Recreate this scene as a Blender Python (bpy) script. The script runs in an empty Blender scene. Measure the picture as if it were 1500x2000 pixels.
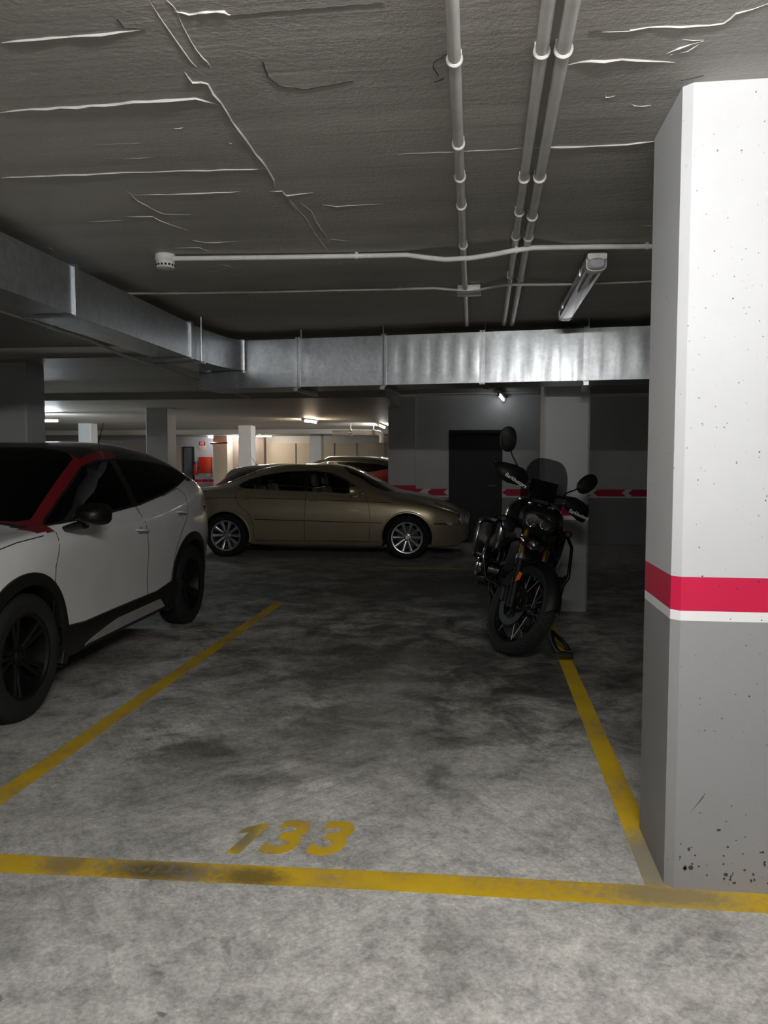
import bpy, bmesh, math, random
import numpy as np
from mathutils import Vector, Matrix
from mathutils.bvhtree import BVHTree
random.seed(7)
PI = math.pi
SC = bpy.context.scene
COL = SC.collection

# ------------------------------------------------------------------ camera
CAM_H, FPX = 1.40, 1500.0
YAW, PITCH = math.atan(185/1500), math.atan(96/1500)
cam_data = bpy.data.cameras.new('camera'); cam = bpy.data.objects.new('camera', cam_data); COL.objects.link(cam)
cam_data.sensor_fit = 'VERTICAL'; cam_data.sensor_height = 24.0; cam_data.lens = 24.0*FPX/2000.0
cam_data.clip_start = 0.05; cam_data.clip_end = 200
cam.location = (0, 0, CAM_H); cam.rotation_euler = (PI/2 - PITCH, 0, YAW)
SC.camera = cam

# ------------------------------------------------------------------ world, exposure
w = bpy.data.worlds.new('world'); SC.world = w; w.use_nodes = True
w.node_tree.nodes['Background'].inputs[0].default_value = (0.5, 0.55, 0.6, 1)
w.node_tree.nodes['Background'].inputs[1].default_value = 0.0
vs = SC.view_settings
vs.view_transform = 'Standard'; vs.look = 'None'; vs.gamma = 1.0; vs.use_curve_mapping = False
vs.exposure = 0.28
# strength of every lamp tube in the garage (radiance of the tube surface)
LAMP_MAIN = 430.0        # the aisle light over the photographer
LAMP_FILL = 100.0        # unseen fill added behind the photographer to brighten duct, column and cars
LAMP_RIGHT = 6.0         # the tired tube by the back wall
LAMP_WARM = 420.0
LAMP_COLD = 450.0
LAMP_FAR = 200.0

# ------------------------------------------------------------------ helpers
def fwd():
    return Vector((-math.sin(YAW)*math.cos(PITCH), math.cos(YAW)*math.cos(PITCH), -math.sin(PITCH)))
_F = fwd(); _R = Vector((math.cos(YAW), math.sin(YAW), 0)); _U = _R.cross(_F)
def ray(x, y): return _F + _R*((x-750)/FPX) + _U*((1000-y)/FPX)
def onz(x, y, z):
    d = ray(x, y); return Vector((0, 0, CAM_H)) + d*((z-CAM_H)/d.z)
def ony(x, y, Y):
    d = ray(x, y); return Vector((0, 0, CAM_H)) + d*(Y/d.y)

class MB:
    """collects shapes, builds ONE mesh object"""
    def __init__(s, M=None): s.v = []; s.f = []; s.M = M
    def add(s, vs, fs):
        o = len(s.v); s.v += [Vector(p) for p in vs]; s.f += [[i+o for i in f] for f in fs]
    def box(s, x0, x1, y0, y1, z0, z1, b=0.0):
        if b <= 0:
            s.add([(x0,y0,z0),(x1,y0,z0),(x1,y1,z0),(x0,y1,z0),(x0,y0,z1),(x1,y0,z1),(x1,y1,z1),(x0,y1,z1)],
                  [(0,3,2,1),(4,5,6,7),(0,1,5,4),(1,2,6,5),(2,3,7,6),(3,0,4,7)]); return
        c = ((x0+x1)/2, (y0+y1)/2, (z0+z1)/2); h = ((x1-x0)/2, (y1-y0)/2, (z1-z0)/2)
        bm = bmesh.new(); bmesh.ops.create_cube(bm, size=1.0)
        for v in bm.verts: v.co = Vector((c[0]+v.co.x*2*h[0], c[1]+v.co.y*2*h[1], c[2]+v.co.z*2*h[2]))
        bmesh.ops.bevel(bm, geom=bm.edges[:], offset=min(b, .49*2*min(h)), segments=2, profile=.5, affect='EDGES')
        s.addbm(bm)
    def addbm(s, bm, T=None):
        bm.verts.index_update()
        s.add([(T @ v.co if T else v.co.copy()) for v in bm.verts], [[v.index for v in f.verts] for f in bm.faces]); bm.free()
    def tube(s, pts, r, n=10, caps=True, flat=1.0):
        pts = [Vector(p) for p in pts]; m = len(pts)
        rs = r if isinstance(r, (list, tuple)) else [r]*m
        t0 = (pts[1]-pts[0]).normalized()
        u = t0.orthogonal().normalized()
        if abs(t0.z) < .9: u = Vector((0,0,1)).cross(t0).normalized()
        vs, fs = [], []
        for i, p in enumerate(pts):
            t = ((pts[min(i+1,m-1)]-p).normalized() + (p-pts[max(i-1,0)]).normalized())
            if t.length < 1e-6: t = t0
            t.normalize(); u = (u - t*u.dot(t)).normalized(); w_ = t.cross(u)
            for k in range(n):
                a = 2*PI*k/n
                vs.append(p + u*math.cos(a)*rs[i] + w_*math.sin(a)*rs[i]*flat)
        for i in range(m-1):
            for k in range(n):
                fs.append((i*n+k, i*n+(k+1)%n, (i+1)*n+(k+1)%n, (i+1)*n+k))
        if caps: fs.append(tuple(range(n-1,-1,-1))); fs.append(tuple((m-1)*n+k for k in range(n)))
        s.add(vs, fs)
    def lathe(s, prof, n=24, T=None, closed=False, caps=True):
        """prof [(r,h)] about local z; T places it"""
        vs, fs = [], []; m = len(prof)
        for r, h in prof:
            for k in range(n):
                a = 2*PI*k/n; p = Vector((r*math.cos(a), r*math.sin(a), h)); vs.append(T @ p if T else p)
        for i in range(m if closed else m-1):
            j = (i+1) % m
            for k in range(n): fs.append((i*n+k, i*n+(k+1)%n, j*n+(k+1)%n, j*n+k))
        if not closed and caps:
            if prof[0][0] > 1e-4: fs.append(tuple(range(n-1,-1,-1)))
            if prof[-1][0] > 1e-4: fs.append(tuple((m-1)*n+k for k in range(n)))
        s.add(vs, fs)
    def prism(s, poly, a, b, axis='y'):
        """2D polygon extruded from a to b along axis (poly in the two other axes, in order)"""
        n = len(poly)
        def P(p, t): return {'x': (t, p[0], p[1]), 'y': (p[0], t, p[1]), 'z': (p[0], p[1], t)}[axis]
        s.add([P(p, a) for p in poly]+[P(p, b) for p in poly],
              [tuple(range(n-1,-1,-1)), tuple(range(n, 2*n))]+[(i, (i+1)%n, n+(i+1)%n, n+i) for i in range(n)])
    def blob(s, rings, n=16, T=None):
        """rings: [(center, half_u, half_v, u, v, power)] lofted superellipse rings, capped"""
        vs, fs = [], []; m = len(rings)
        for c, hu, hv, u, v, pw in rings:
            c = Vector(c); u = Vector(u); v = Vector(v)
            for k in range(n):
                a = 2*PI*k/n; ca, sa = math.cos(a), math.sin(a)
                e = 2.0/pw
                p = c + u*hu*math.copysign(abs(ca)**e, ca) + v*hv*math.copysign(abs(sa)**e, sa)
                vs.append(T @ p if T else p)
        for i in range(m-1):
            for k in range(n): fs.append((i*n+k, i*n+(k+1)%n, (i+1)*n+(k+1)%n, (i+1)*n+k))
        fs.append(tuple(range(n-1,-1,-1))); fs.append(tuple((m-1)*n+k for k in range(n)))
        s.add(vs, fs)
    def sweep(s, pts, nrm, w, h, base=0.0005):
        """raised rectangular strip lying on a surface: points with surface normals"""
        m = len(pts); vs, fs = [], []
        for i in range(m):
            p = Vector(pts[i]); n_ = Vector(nrm[i]).normalized()
            t = (Vector(pts[min(i+1,m-1)]) - Vector(pts[max(i-1,0)])).normalized(); b = t.cross(n_).normalized()
            for sx, hh in ((-1, base-.002), (-1, h), (1, h), (1, base-.002)): vs.append(p + b*(sx*w/2) + n_*hh)
        for i in range(m-1):
            for k in range(4): fs.append((i*4+k, i*4+(k+1)%4, (i+1)*4+(k+1)%4, (i+1)*4+k))
        fs += [(3,2,1,0), tuple((m-1)*4+k for k in range(4))]
        s.add(vs, fs)
    def build(s, name, mat, parent=None, smooth=35, loc=None):
        vs = [s.M @ v for v in s.v] if s.M else s.v
        me = bpy.data.meshes.new(name); me.from_pydata([tuple(v) for v in vs], [], s.f)
        bm = bmesh.new(); bm.from_mesh(me); bmesh.ops.recalc_face_normals(bm, faces=bm.faces[:]); bm.to_mesh(me); bm.free()
        return link(name, me, mat, parent, smooth, loc)

def link(name, me, mat, parent=None, smooth=35, loc=None):
    me.update()
    if mat: me.materials.append(mat)
    if smooth:
        me.shade_smooth(); me.set_sharp_from_angle(angle=math.radians(smooth))
    o = bpy.data.objects.new(name, me); COL.objects.link(o)
    if parent: o.parent = parent
    if loc: o.location = loc
    return o
def frombm(name, bm, mat, parent=None, smooth=35):
    me = bpy.data.meshes.new(name); bm.to_mesh(me); bm.free(); return link(name, me, mat, parent, smooth)
def tag(o, label=None, cat=None, group=None, kind=None):
    if label: o['label'] = label
    if cat: o['category'] = cat
    if group: o['group'] = group
    if kind: o['kind'] = kind
    return o
def empty(name, label, cat, loc=(0,0,0), rz=0, group=None, rx=0):
    o = bpy.data.objects.new(name, None); COL.objects.link(o); o.empty_display_size = .1
    o.location = loc
    o.rotation_mode = 'ZYX' if False else 'XYZ'
    o.rotation_euler = (rx, 0, rz); return tag(o, label, cat, group)
def dup(o, parent=None, **kw):
    c = o.copy(); COL.objects.link(c)
    if parent: c.parent = parent
    for ch in list(o.children): dup(ch, c)
    return c
def struct(name, mb, mat, smooth=0):
    o = mb.build(name, mat, None, smooth); o['kind'] = 'structure'; return o

# ------------------------------------------------------------------ materials
def newmat(name):
    m = bpy.data.materials.new(name); m.use_nodes = True; nt = m.node_tree
    return m, nt, nt.nodes['Principled BSDF']
def node(nt, t, **kw):
    n = nt.nodes.new(t)
    for k, v in kw.items():
        if k in n.inputs: n.inputs[k].default_value = v
        else: setattr(n, k, v)
    return n
def rgb(h):   # sRGB 0..255 triple to linear
    return tuple(((c/255)/12.92 if c/255 <= .04045 else ((c/255+.055)/1.055)**2.4) for c in h) + (1,)
def ramp(nt, fac, stops):
    r = nt.nodes.new('ShaderNodeValToRGB'); e = r.color_ramp.elements
    while len(e) < len(stops): e.new(.5)
    for k, (p, c) in enumerate(stops):
        e[k].position = p; e[k].color = c if len(c) == 4 else tuple(c)+(1,)
    nt.links.new(fac, r.inputs[0]); return r.outputs[0]
def noise(nt, scale, detail=6, rough=.6, vec=None, dist=0.0):
    n = node(nt, 'ShaderNodeTexNoise', Scale=scale, Detail=detail, Roughness=rough, Distortion=dist)
    if vec is not None: nt.links.new(vec, n.inputs['Vector'])
    return n.outputs['Fac']
def mapping(nt, scale=(1,1,1), rot=(0,0,0), loc=(0,0,0), coord='Object'):
    tc = nt.nodes.new('ShaderNodeTexCoord'); mp = node(nt, 'ShaderNodeMapping')
    mp.inputs['Scale'].default_value = scale; mp.inputs['Rotation'].default_value = rot; mp.inputs['Location'].default_value = loc
    nt.links.new(tc.outputs[coord], mp.inputs['Vector']); return mp.outputs[0]
def mixc(nt, fac, a, b, mode='MIX'):
    m = nt.nodes.new('ShaderNodeMix'); m.data_type = 'RGBA'; m.blend_type = mode
    for sock, val in ((m.inputs[0], fac), (m.inputs[6], a), (m.inputs[7], b)):
        if hasattr(val, 'is_linked'): nt.links.new(val, sock)
        elif isinstance(val, (int, float)): sock.default_value = val
        else: sock.default_value = val if len(val) == 4 else tuple(val)+(1,)
    return m.outputs[2]
def math_(nt, op, a, b=0.0, clamp=False):
    m = nt.nodes.new('ShaderNodeMath'); m.operation = op; m.use_clamp = clamp
    for i, v in enumerate((a, b)):
        if hasattr(v, 'is_linked'): nt.links.new(v, m.inputs[i])
        else: m.inputs[i].default_value = v
    return m.outputs[0]
def bump(nt, bsdf, h, strength=.3, dist=.01):
    b = node(nt, 'ShaderNodeBump', Strength=strength, Distance=dist)
    nt.links.new(h, b.inputs['Height']); nt.links.new(b.outputs[0], bsdf.inputs['Normal']); return b
def simple(name, col, rough=.5, metal=0.0, coat=0.0, var=.12, nscale=8.0, bmp=0.0, spec=.5):
    m, nt, b = newmat(name)
    n = noise(nt, nscale, 4, .6, mapping(nt))
    c0 = tuple(c*(1-var) for c in col[:3]); c1 = tuple(min(1, c*(1+var)) for c in col[:3])
    nt.links.new(ramp(nt, n, [(.3, c0), (.7, c1)]), b.inputs['Base Color'])
    b.inputs['Roughness'].default_value = rough; b.inputs['Metallic'].default_value = metal
    b.inputs['Coat Weight'].default_value = coat; b.inputs['Coat Roughness'].default_value = .04
    b.inputs['Specular IOR Level'].default_value = spec
    if bmp: bump(nt, b, noise(nt, nscale*12, 3, .6, mapping(nt)), bmp, .002)
    return m
def emit(name, col, strength):
    m = bpy.data.materials.new(name); m.use_nodes = True; nt = m.node_tree; nt.nodes.clear()
    e = node(nt, 'ShaderNodeEmission', Strength=strength); e.inputs[0].default_value = tuple(col)+(1,)
    o = nt.nodes.new('ShaderNodeOutputMaterial'); nt.links.new(e.outputs[0], o.inputs[0]); return m
def glassmat(name, tint, rough=.015, ior=1.5):
    """tinted automotive glass, partly see-through"""
    m = bpy.data.materials.new(name); m.use_nodes = True; nt = m.node_tree; nt.nodes.clear()
    tr = node(nt, 'ShaderNodeBsdfTransparent'); tr.inputs[0].default_value = tuple(tint)+(1,)
    gl = node(nt, 'ShaderNodeBsdfGlossy', Roughness=rough); gl.inputs[0].default_value = (.95,.95,.95,1)
    fr = node(nt, 'ShaderNodeFresnel', IOR=ior); mx = nt.nodes.new('ShaderNodeMixShader'); o = nt.nodes.new('ShaderNodeOutputMaterial')
    nt.links.new(fr.outputs[0], mx.inputs[0]); nt.links.new(tr.outputs[0], mx.inputs[1]); nt.links.new(gl.outputs[0], mx.inputs[2])
    nt.links.new(mx.outputs[0], o.inputs[0]); return m
def paintmat(name, col, metal=0.0, rough=.35, flake=False):
    """car paint outside, dark trim on the inner side of the sheet metal"""
    m, nt, b = newmat(name)
    n = noise(nt, 3.0, 4, .6, mapping(nt))
    base = ramp(nt, n, [(.3, tuple(c*.94 for c in col)), (.7, tuple(min(1,c*1.04) for c in col))])
    g = nt.nodes.new('ShaderNodeNewGeometry')
    nt.links.new(mixc(nt, g.outputs['Backfacing'], base, (.02,.02,.02)), b.inputs['Base Color'])
    b.inputs['Metallic'].default_value = metal; b.inputs['Roughness'].default_value = rough
    cw = math_(nt, 'SUBTRACT', 1.0, g.outputs['Backfacing'])
    nt.links.new(cw, b.inputs['Coat Weight']); b.inputs['Coat Roughness'].default_value = .03
    return m

def turned(nt, ang, scale, loc=(0,0,0)):
    """object coordinates turned first, then squeezed along the turned axes"""
    tc = nt.nodes.new('ShaderNodeTexCoord'); a = node(nt, 'ShaderNodeMapping'); a.inputs['Rotation'].default_value = (0,0,ang); a.inputs['Location'].default_value = loc
    b = node(nt, 'ShaderNodeMapping'); b.inputs['Scale'].default_value = scale
    nt.links.new(tc.outputs['Object'], a.inputs['Vector']); nt.links.new(a.outputs[0], b.inputs['Vector']); return b.outputs[0]
def patches(nt, c, mid, spots):  # soft dark ovals in the colour: floor dirt and painted light falloff
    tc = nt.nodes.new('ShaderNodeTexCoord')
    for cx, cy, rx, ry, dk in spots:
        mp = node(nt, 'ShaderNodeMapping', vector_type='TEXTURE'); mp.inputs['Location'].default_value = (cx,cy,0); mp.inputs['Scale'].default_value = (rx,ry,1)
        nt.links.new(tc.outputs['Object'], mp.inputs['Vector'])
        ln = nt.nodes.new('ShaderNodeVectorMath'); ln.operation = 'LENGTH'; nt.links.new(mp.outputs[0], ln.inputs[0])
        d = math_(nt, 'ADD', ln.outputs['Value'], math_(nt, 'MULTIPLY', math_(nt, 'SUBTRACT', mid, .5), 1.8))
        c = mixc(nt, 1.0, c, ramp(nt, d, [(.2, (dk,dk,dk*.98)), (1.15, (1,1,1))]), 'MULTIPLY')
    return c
def concrete(name='floor_concrete'):
    m, nt, b = newmat(name)
    v = mapping(nt)
    big = noise(nt, .6, 5, .6, v, .4)
    mid = noise(nt, 2.6, 9, .68, v, .5)
    mot = noise(nt, 9.0, 9, .7, v, .3)
    fine = noise(nt, 70, 5, .7, v)
    arc = noise(nt, 1.0, 6, .62, turned(nt, -.85, (2.2, 26, 1)), 1.2)      # trowel sweeps, two directions
    arc2 = noise(nt, 1.0, 5, .62, turned(nt, .95, (2.4, 20, 1), (3,1,0)), 1.5)
    mask = ramp(nt, noise(nt, .9, 3, .5, mapping(nt, loc=(9,4,0))), [(.42, (0,)*3), (.6, (1,)*3)])
    c = ramp(nt, big, [(.32, (.43,.425,.40)), (.68, (.58,.57,.545))])
    c = mixc(nt, .8, c, ramp(nt, mid, [(.30, (.55,.55,.54)), (.5,(.95,.95,.94)), (.72, (1.18,1.18,1.16))]), 'MULTIPLY')
    c = mixc(nt, .85, c, ramp(nt, mot, [(.30, (.55,.55,.54)), (.5,(1,1,1)), (.72, (1.22,1.22,1.2))]), 'MULTIPLY')
    sw = mixc(nt, mask, ramp(nt, arc2, [(.36, (.74,)*3), (.5,(1,1,1)), (.66, (1.2,)*3)]), ramp(nt, arc, [(.36, (.66,)*3), (.5,(1,1,1)), (.66, (1.24,)*3)]))
    c = mixc(nt, .5, c, sw, 'MULTIPLY')
    c = mixc(nt, .8, c, ramp(nt, fine, [(.3, (.62,.62,.62)), (.7, (1.28,1.28,1.28))]), 'MULTIPLY')
    grit = noise(nt, 26, 6, .7, v, .6)
    c = mixc(nt, .8, c, ramp(nt, grit, [(.32, (.66,.66,.65)), (.5,(1,1,1)), (.68, (1.24,1.24,1.23))]), 'MULTIPLY')
    sp = noise(nt, 11, 2, .5, mapping(nt, loc=(3.1,1.7,0)))                 # scattered dark spots of oil and rubber
    c = mixc(nt, ramp(nt, sp, [(.735, (0,0,0)), (.775, (.7,.7,.7))]), c, (.06,.06,.058))
    # oil and tyre dirt, plus the lamp's falloff painted darker into bay and lane
    c = patches(nt, c, mid, ((-.55,3.75,.95,.75,.52), (-.4,5.4,2.1,1.9,.30), (.45,4.9,.8,1.3,.45), (-1.3,3.3,.6,.5,.65), (-.3,8.6,4.8,2.8,.24), (-3.3,5.2,1.4,2.4,.5)))
    nt.links.new(c, b.inputs['Base Color'])
    nt.links.new(ramp(nt, mid, [(.3, (.42,)*3), (.7, (.62,)*3)]), b.inputs['Roughness'])
    b.inputs['Specular IOR Level'].default_value = .35
    h = math_(nt, 'ADD', math_(nt, 'MULTIPLY', arc, .6), math_(nt, 'ADD', math_(nt, 'MULTIPLY', mot, .6), math_(nt, 'MULTIPLY', math_(nt, 'ADD', fine, grit), .4)))
    bump(nt, b, h, .55, .006)
    return m

def linepaint(name, worn=.5, seed=0.0, dark=None):
    m, nt, b = newmat(name)
    v = mapping(nt, loc=(seed, seed*.7, 0)); tc = nt.nodes.new('ShaderNodeTexCoord')
    n1 = noise(nt, 2.5, 5, .6, v); n2 = noise(nt, 38, 6, .7, v)
    c = ramp(nt, n1, [(.3, (.50,.31,.012)), (.7, (.70,.47,.022))])
    k = math_(nt, 'ADD', math_(nt, 'MULTIPLY', n1, .55), math_(nt, 'MULTIPLY', n2, .45))
    if dark:   # old tyre grime spots on the paint: (x, y, rx, ry)
        for cx, cy, rx, ry, col in dark:
            mp = node(nt, 'ShaderNodeMapping', vector_type='TEXTURE'); mp.inputs['Location'].default_value = (cx,cy,0); mp.inputs['Scale'].default_value = (rx,ry,1)
            nt.links.new(tc.outputs['Object'], mp.inputs['Vector'])
            ln = nt.nodes.new('ShaderNodeVectorMath'); ln.operation = 'LENGTH'; nt.links.new(mp.outputs[0], ln.inputs[0])
            d = math_(nt, 'ADD', ln.outputs['Value'], math_(nt, 'MULTIPLY', math_(nt, 'SUBTRACT', n2, .5), .9))
            c = mixc(nt, ramp(nt, d, [(.4, (.9,)*3), (1.1, (0,)*3)]), c, col)
    c = mixc(nt, ramp(nt, k, [(.32+worn*.05, (.75,)*3), (.42+worn*.14, (0,)*3)]), c, (.27,.26,.235))
    nt.links.new(c, b.inputs['Base Color']); b.inputs['Roughness'].default_value = .55
    bump(nt, b, n2, .3, .003); return m

def plaster(name, col, speck=.0, rough=.6, bmp=.15, streak=False):
    m, nt, b = newmat(name)
    v = mapping(nt); n1 = noise(nt, 1.3, 5, .6, v); n2 = noise(nt, 60, 3, .5, v)
    c = ramp(nt, n1, [(.3, tuple(x*.93 for x in col)), (.7, tuple(min(1, x*1.04) for x in col))])
    if speck:
        s = noise(nt, 85, 2, .4, mapping(nt, loc=(5,2,1)))
        c = mixc(nt, ramp(nt, s, [(.775-speck*.03, (0,)*3), (.80-speck*.03, (.85,)*3)]), c, tuple(x*.25 for x in col))
    nt.links.new(c, b.inputs['Base Color']); b.inputs['Roughness'].default_value = rough
    b.inputs['Specular IOR Level'].default_value = .3
    bump(nt, b, n2, bmp, .003); return m

def ceilingmat(name='ceiling_paint', col=(.42,.405,.375)):
    m, nt, b = newmat(name)
    v = mapping(nt); n1 = noise(nt, .8, 6, .6, v); n2 = noise(nt, 55, 4, .65, v)
    board = noise(nt, 2.4, 6, .65, mapping(nt, (.12, 2.2, 1)))                  # shuttering boards across
    c = ramp(nt, n1, [(.3, tuple(x*.86 for x in col)), (.7, tuple(x*1.1 for x in col))])
    c = mixc(nt, .6, c, ramp(nt, board, [(.3, (.78,.78,.78)), (.5,(1,1,1)), (.7, (1.12,1.12,1.12))]), 'MULTIPLY')
    nt.links.new(c, b.inputs['Base Color']); b.inputs['Roughness'].default_value = .6
    b.inputs['Specular IOR Level'].default_value = .3
    h = math_(nt, 'ADD', math_(nt, 'MULTIPLY', board, 1.2), math_(nt, 'MULTIPLY', n2, .42))
    bump(nt, b, h, .55, .012); return m

def galv(name='galvanised_steel'):
    m, nt, b = newmat(name)
    v = node(nt, 'ShaderNodeTexVoronoi', Scale=38.0); nt.links.new(mapping(nt, (1,1,1)), v.inputs['Vector'])
    n1 = noise(nt, 2.5, 5, .6, mapping(nt)); st = noise(nt, 14, 4, .6, mapping(nt, (1.4,1.4,.12)))
    c = ramp(nt, v.outputs['Color'], [(.2, (.47,.49,.51)), (.8, (.55,.57,.59))])
    c = mixc(nt, .6, c, ramp(nt, n1, [(.3, (.85,.85,.85)), (.7, (1.05,1.05,1.05))]), 'MULTIPLY')
    nt.links.new(c, b.inputs['Base Color']); b.inputs['Metallic'].default_value = .92
    nt.links.new(ramp(nt, st, [(.3, (.30,)*3), (.7, (.43,)*3)]), b.inputs['Roughness'])
    bump(nt, b, n1, .10, .02); return m

M = dict(
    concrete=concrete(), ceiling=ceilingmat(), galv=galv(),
    line=linepaint('yellow_line_paint', .45),
    frontline=linepaint('yellow_front_line_paint', .5, 3.0, [(-1.08,2.44,.24,.09,(.07,.055,.02)), (-.75,2.44,.16,.08,(.16,.11,.025)), (-1.42,2.44,.10,.08,(.30,.2,.03)), (.62,2.5,.30,.10,(.27,.22,.12))]),
    sideline=linepaint('yellow_side_line_paint', .3, 7.0, [(.6,2.7,.12,.3,(.26,.24,.2))]),
    digit=linepaint('yellow_digit_paint', .4, 11.0, [(-.86,2.72,.05,.16,(.24,.19,.06))]),
    white=plaster('white_wall_paint', (.60,.61,.625), 1.3), white2=plaster('white_far_paint', (.62,.62,.62)),
    red=plaster('red_band_paint', (.60,.014,.066), .4, .5), grey=plaster('grey_dado_paint', (.30,.30,.305), 1.2),
    whiteline=plaster('white_band_paint', (.85,.85,.86), .3),
    beige=plaster('beige_wall_paint', (.52,.46,.38)), darkdoor=simple('dark_door_paint', (.009,.010,.011), .6),
    pvc=simple('white_pvc', (.62,.62,.60), .38, bmp=.03), pvcgrey=simple('painted_conduit', (.58,.57,.54), .3),
    black=simple('black_plastic', (.006,.006,.006), .5, bmp=.1, nscale=30), rubber=simple('tyre_rubber', (.009,.009,.0095), .78, bmp=.25, nscale=20),
    gap=simple('panel_gap', (.006,.006,.006), .8), chrome=simple('chrome', (.75,.76,.77), .08, 1.0, var=.03),
    steel=simple('dull_steel', (.40,.40,.40), .35, .9), darksteel=simple('dark_steel', (.03,.03,.03), .42, .8), bikeblack=simple('matt_black_plastic', (.0035,.0035,.0035), .55, spec=.3), bikegloss=simple('black_lacquer', (.003,.003,.003), .16, 0, .6), darklens=simple('dark_headlight_glass', (.008,.008,.009), .05, 0, 1.0), rimblack=simple('black_alloy', (.004,.004,.004), .4, spec=.35), alloy=simple('alloy_wheel', (.58,.59,.60), .28, .85),
    blackgloss=simple('gloss_black', (.006,.006,.007), .12, 0, 1.0), interior=simple('interior_fabric', (.022,.022,.024), .85, bmp=.2),
    beigeint=simple('beige_leather', (.20,.17,.13), .6), gold=simple('gold_anodised', (.50,.25,.06), .3, .9),
    orange=simple('orange_reflector', (.70,.14,.01), .3), firered=simple('fire_red', (.55,.015,.012), .35), fireorange=simple('fire_door_red', (.75,.07,.02), .35),
    cream=simple('cream_card', (.75,.66,.50), .6), lens=simple('lamp_lens', (.55,.56,.58), .08, .3, 1.0), smoke=glassmat('smoked_screen', (.42,.42,.43), .05),
    tint=glassmat('dark_tinted_glass', (.045,.045,.048), .03, 1.32), clear=glassmat('light_tinted_glass', (.74,.75,.70)),
    suvwhite=paintmat('white_car_paint', (.80,.80,.80), 0, .3), suvblack=paintmat('black_roof_paint', (.008,.008,.009), 0, .2),
    suvred=paintmat('red_trim_paint', (.22,.006,.014), .1, .3), goldpaint=paintmat('champagne_gold_paint', (.42,.355,.235), .6, .33),
    darkred=paintmat('dark_red_car_paint', (.12,.006,.009), .3, .3), blackpaint=paintmat('black_car_paint', (.007,.007,.008), .2, .25),
    redlens=simple('red_tail_lens', (.30,.006,.006), .1, 0, 1.0), insert=simple('silver_sill_insert', (.45,.45,.44), .35, .3),
    text=simple('white_lettering', (.75,.75,.75), .5),
)
# ------------------------------------------------------------------ the shell of the garage
ZC = 2.57                                  # main ceiling height
def boxes(*bs):
    m = MB()
    for b in bs: m.box(*b)
    return m
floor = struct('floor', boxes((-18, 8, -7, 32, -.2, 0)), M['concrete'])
ceiling = struct('ceiling', boxes((-18, 8, -7, 32, ZC, ZC+.25)), M['ceiling'])
struct('ceiling', boxes((-18, -1.35, 7.42, 11.15, 2.46, 2.57)), M['ceiling'])
struct('ceiling', boxes((-18, -1.35, 11.15, 32, 2.35, 2.57), (-1.35, 8, 13.82, 32, 2.35, 2.57)), M['ceiling'])
# long downstand beams over the far aisles
for y0, z0 in ((21.4, 2.22),):
    struct('ceiling_beam', boxes((-18, 3, y0, y0+.4, z0, 2.35)), M['ceiling'])

# raised ridges left by the shuttering boards, traced where they run across the ceiling
def ridge(pts, wd, ht, name='plaster_ridge', seed=0):
    rnd = random.Random(seed)
    ps = [onz(x, y, ZC) for x, y in pts]
    fine = []
    for a, b in zip(ps, ps[1:]):
        n = max(2, int((b-a).length/.05))
        for k in range(n): fine.append(a.lerp(b, k/n) + Vector((rnd.uniform(-1,1)*.004, rnd.uniform(-1,1)*.004, 0)))
    fine.append(ps[-1])
    m = MB(); vs, fs = [], []
    for i, p in enumerate(fine):
        t = fine[min(i+1,len(fine)-1)] - fine[max(i-1,0)]; b = Vector((-t.y, t.x, 0)).normalized()
        tap = min(1, (i+.35)/2, (len(fine)-1-i+.35)/2); ww = wd*rnd.uniform(.6,1.3)*tap; hh = ht*rnd.uniform(.5,1.3)*tap
        vs += [p - b*ww/2, p + Vector((0,0,-hh)), p + b*ww/2, p + Vector((0,0,.01))]
    for i in range(len(fine)-1):
        for k in range(4): fs.append((i*4+k, i*4+(k+1)%4, i*4+4+(k+1)%4, i*4+4+k))
    m.add(vs, fs); return m.build(name, M['ridge'], ceiling, 0)
M['ridge'] = plaster('ridge_highlight', (.66,.65,.62))  # ceiling paint made lighter: lamplight caught by the ridges, put into the colour
M['crack'] = simple('open_crack', (.07,.066,.06), .9)
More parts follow.
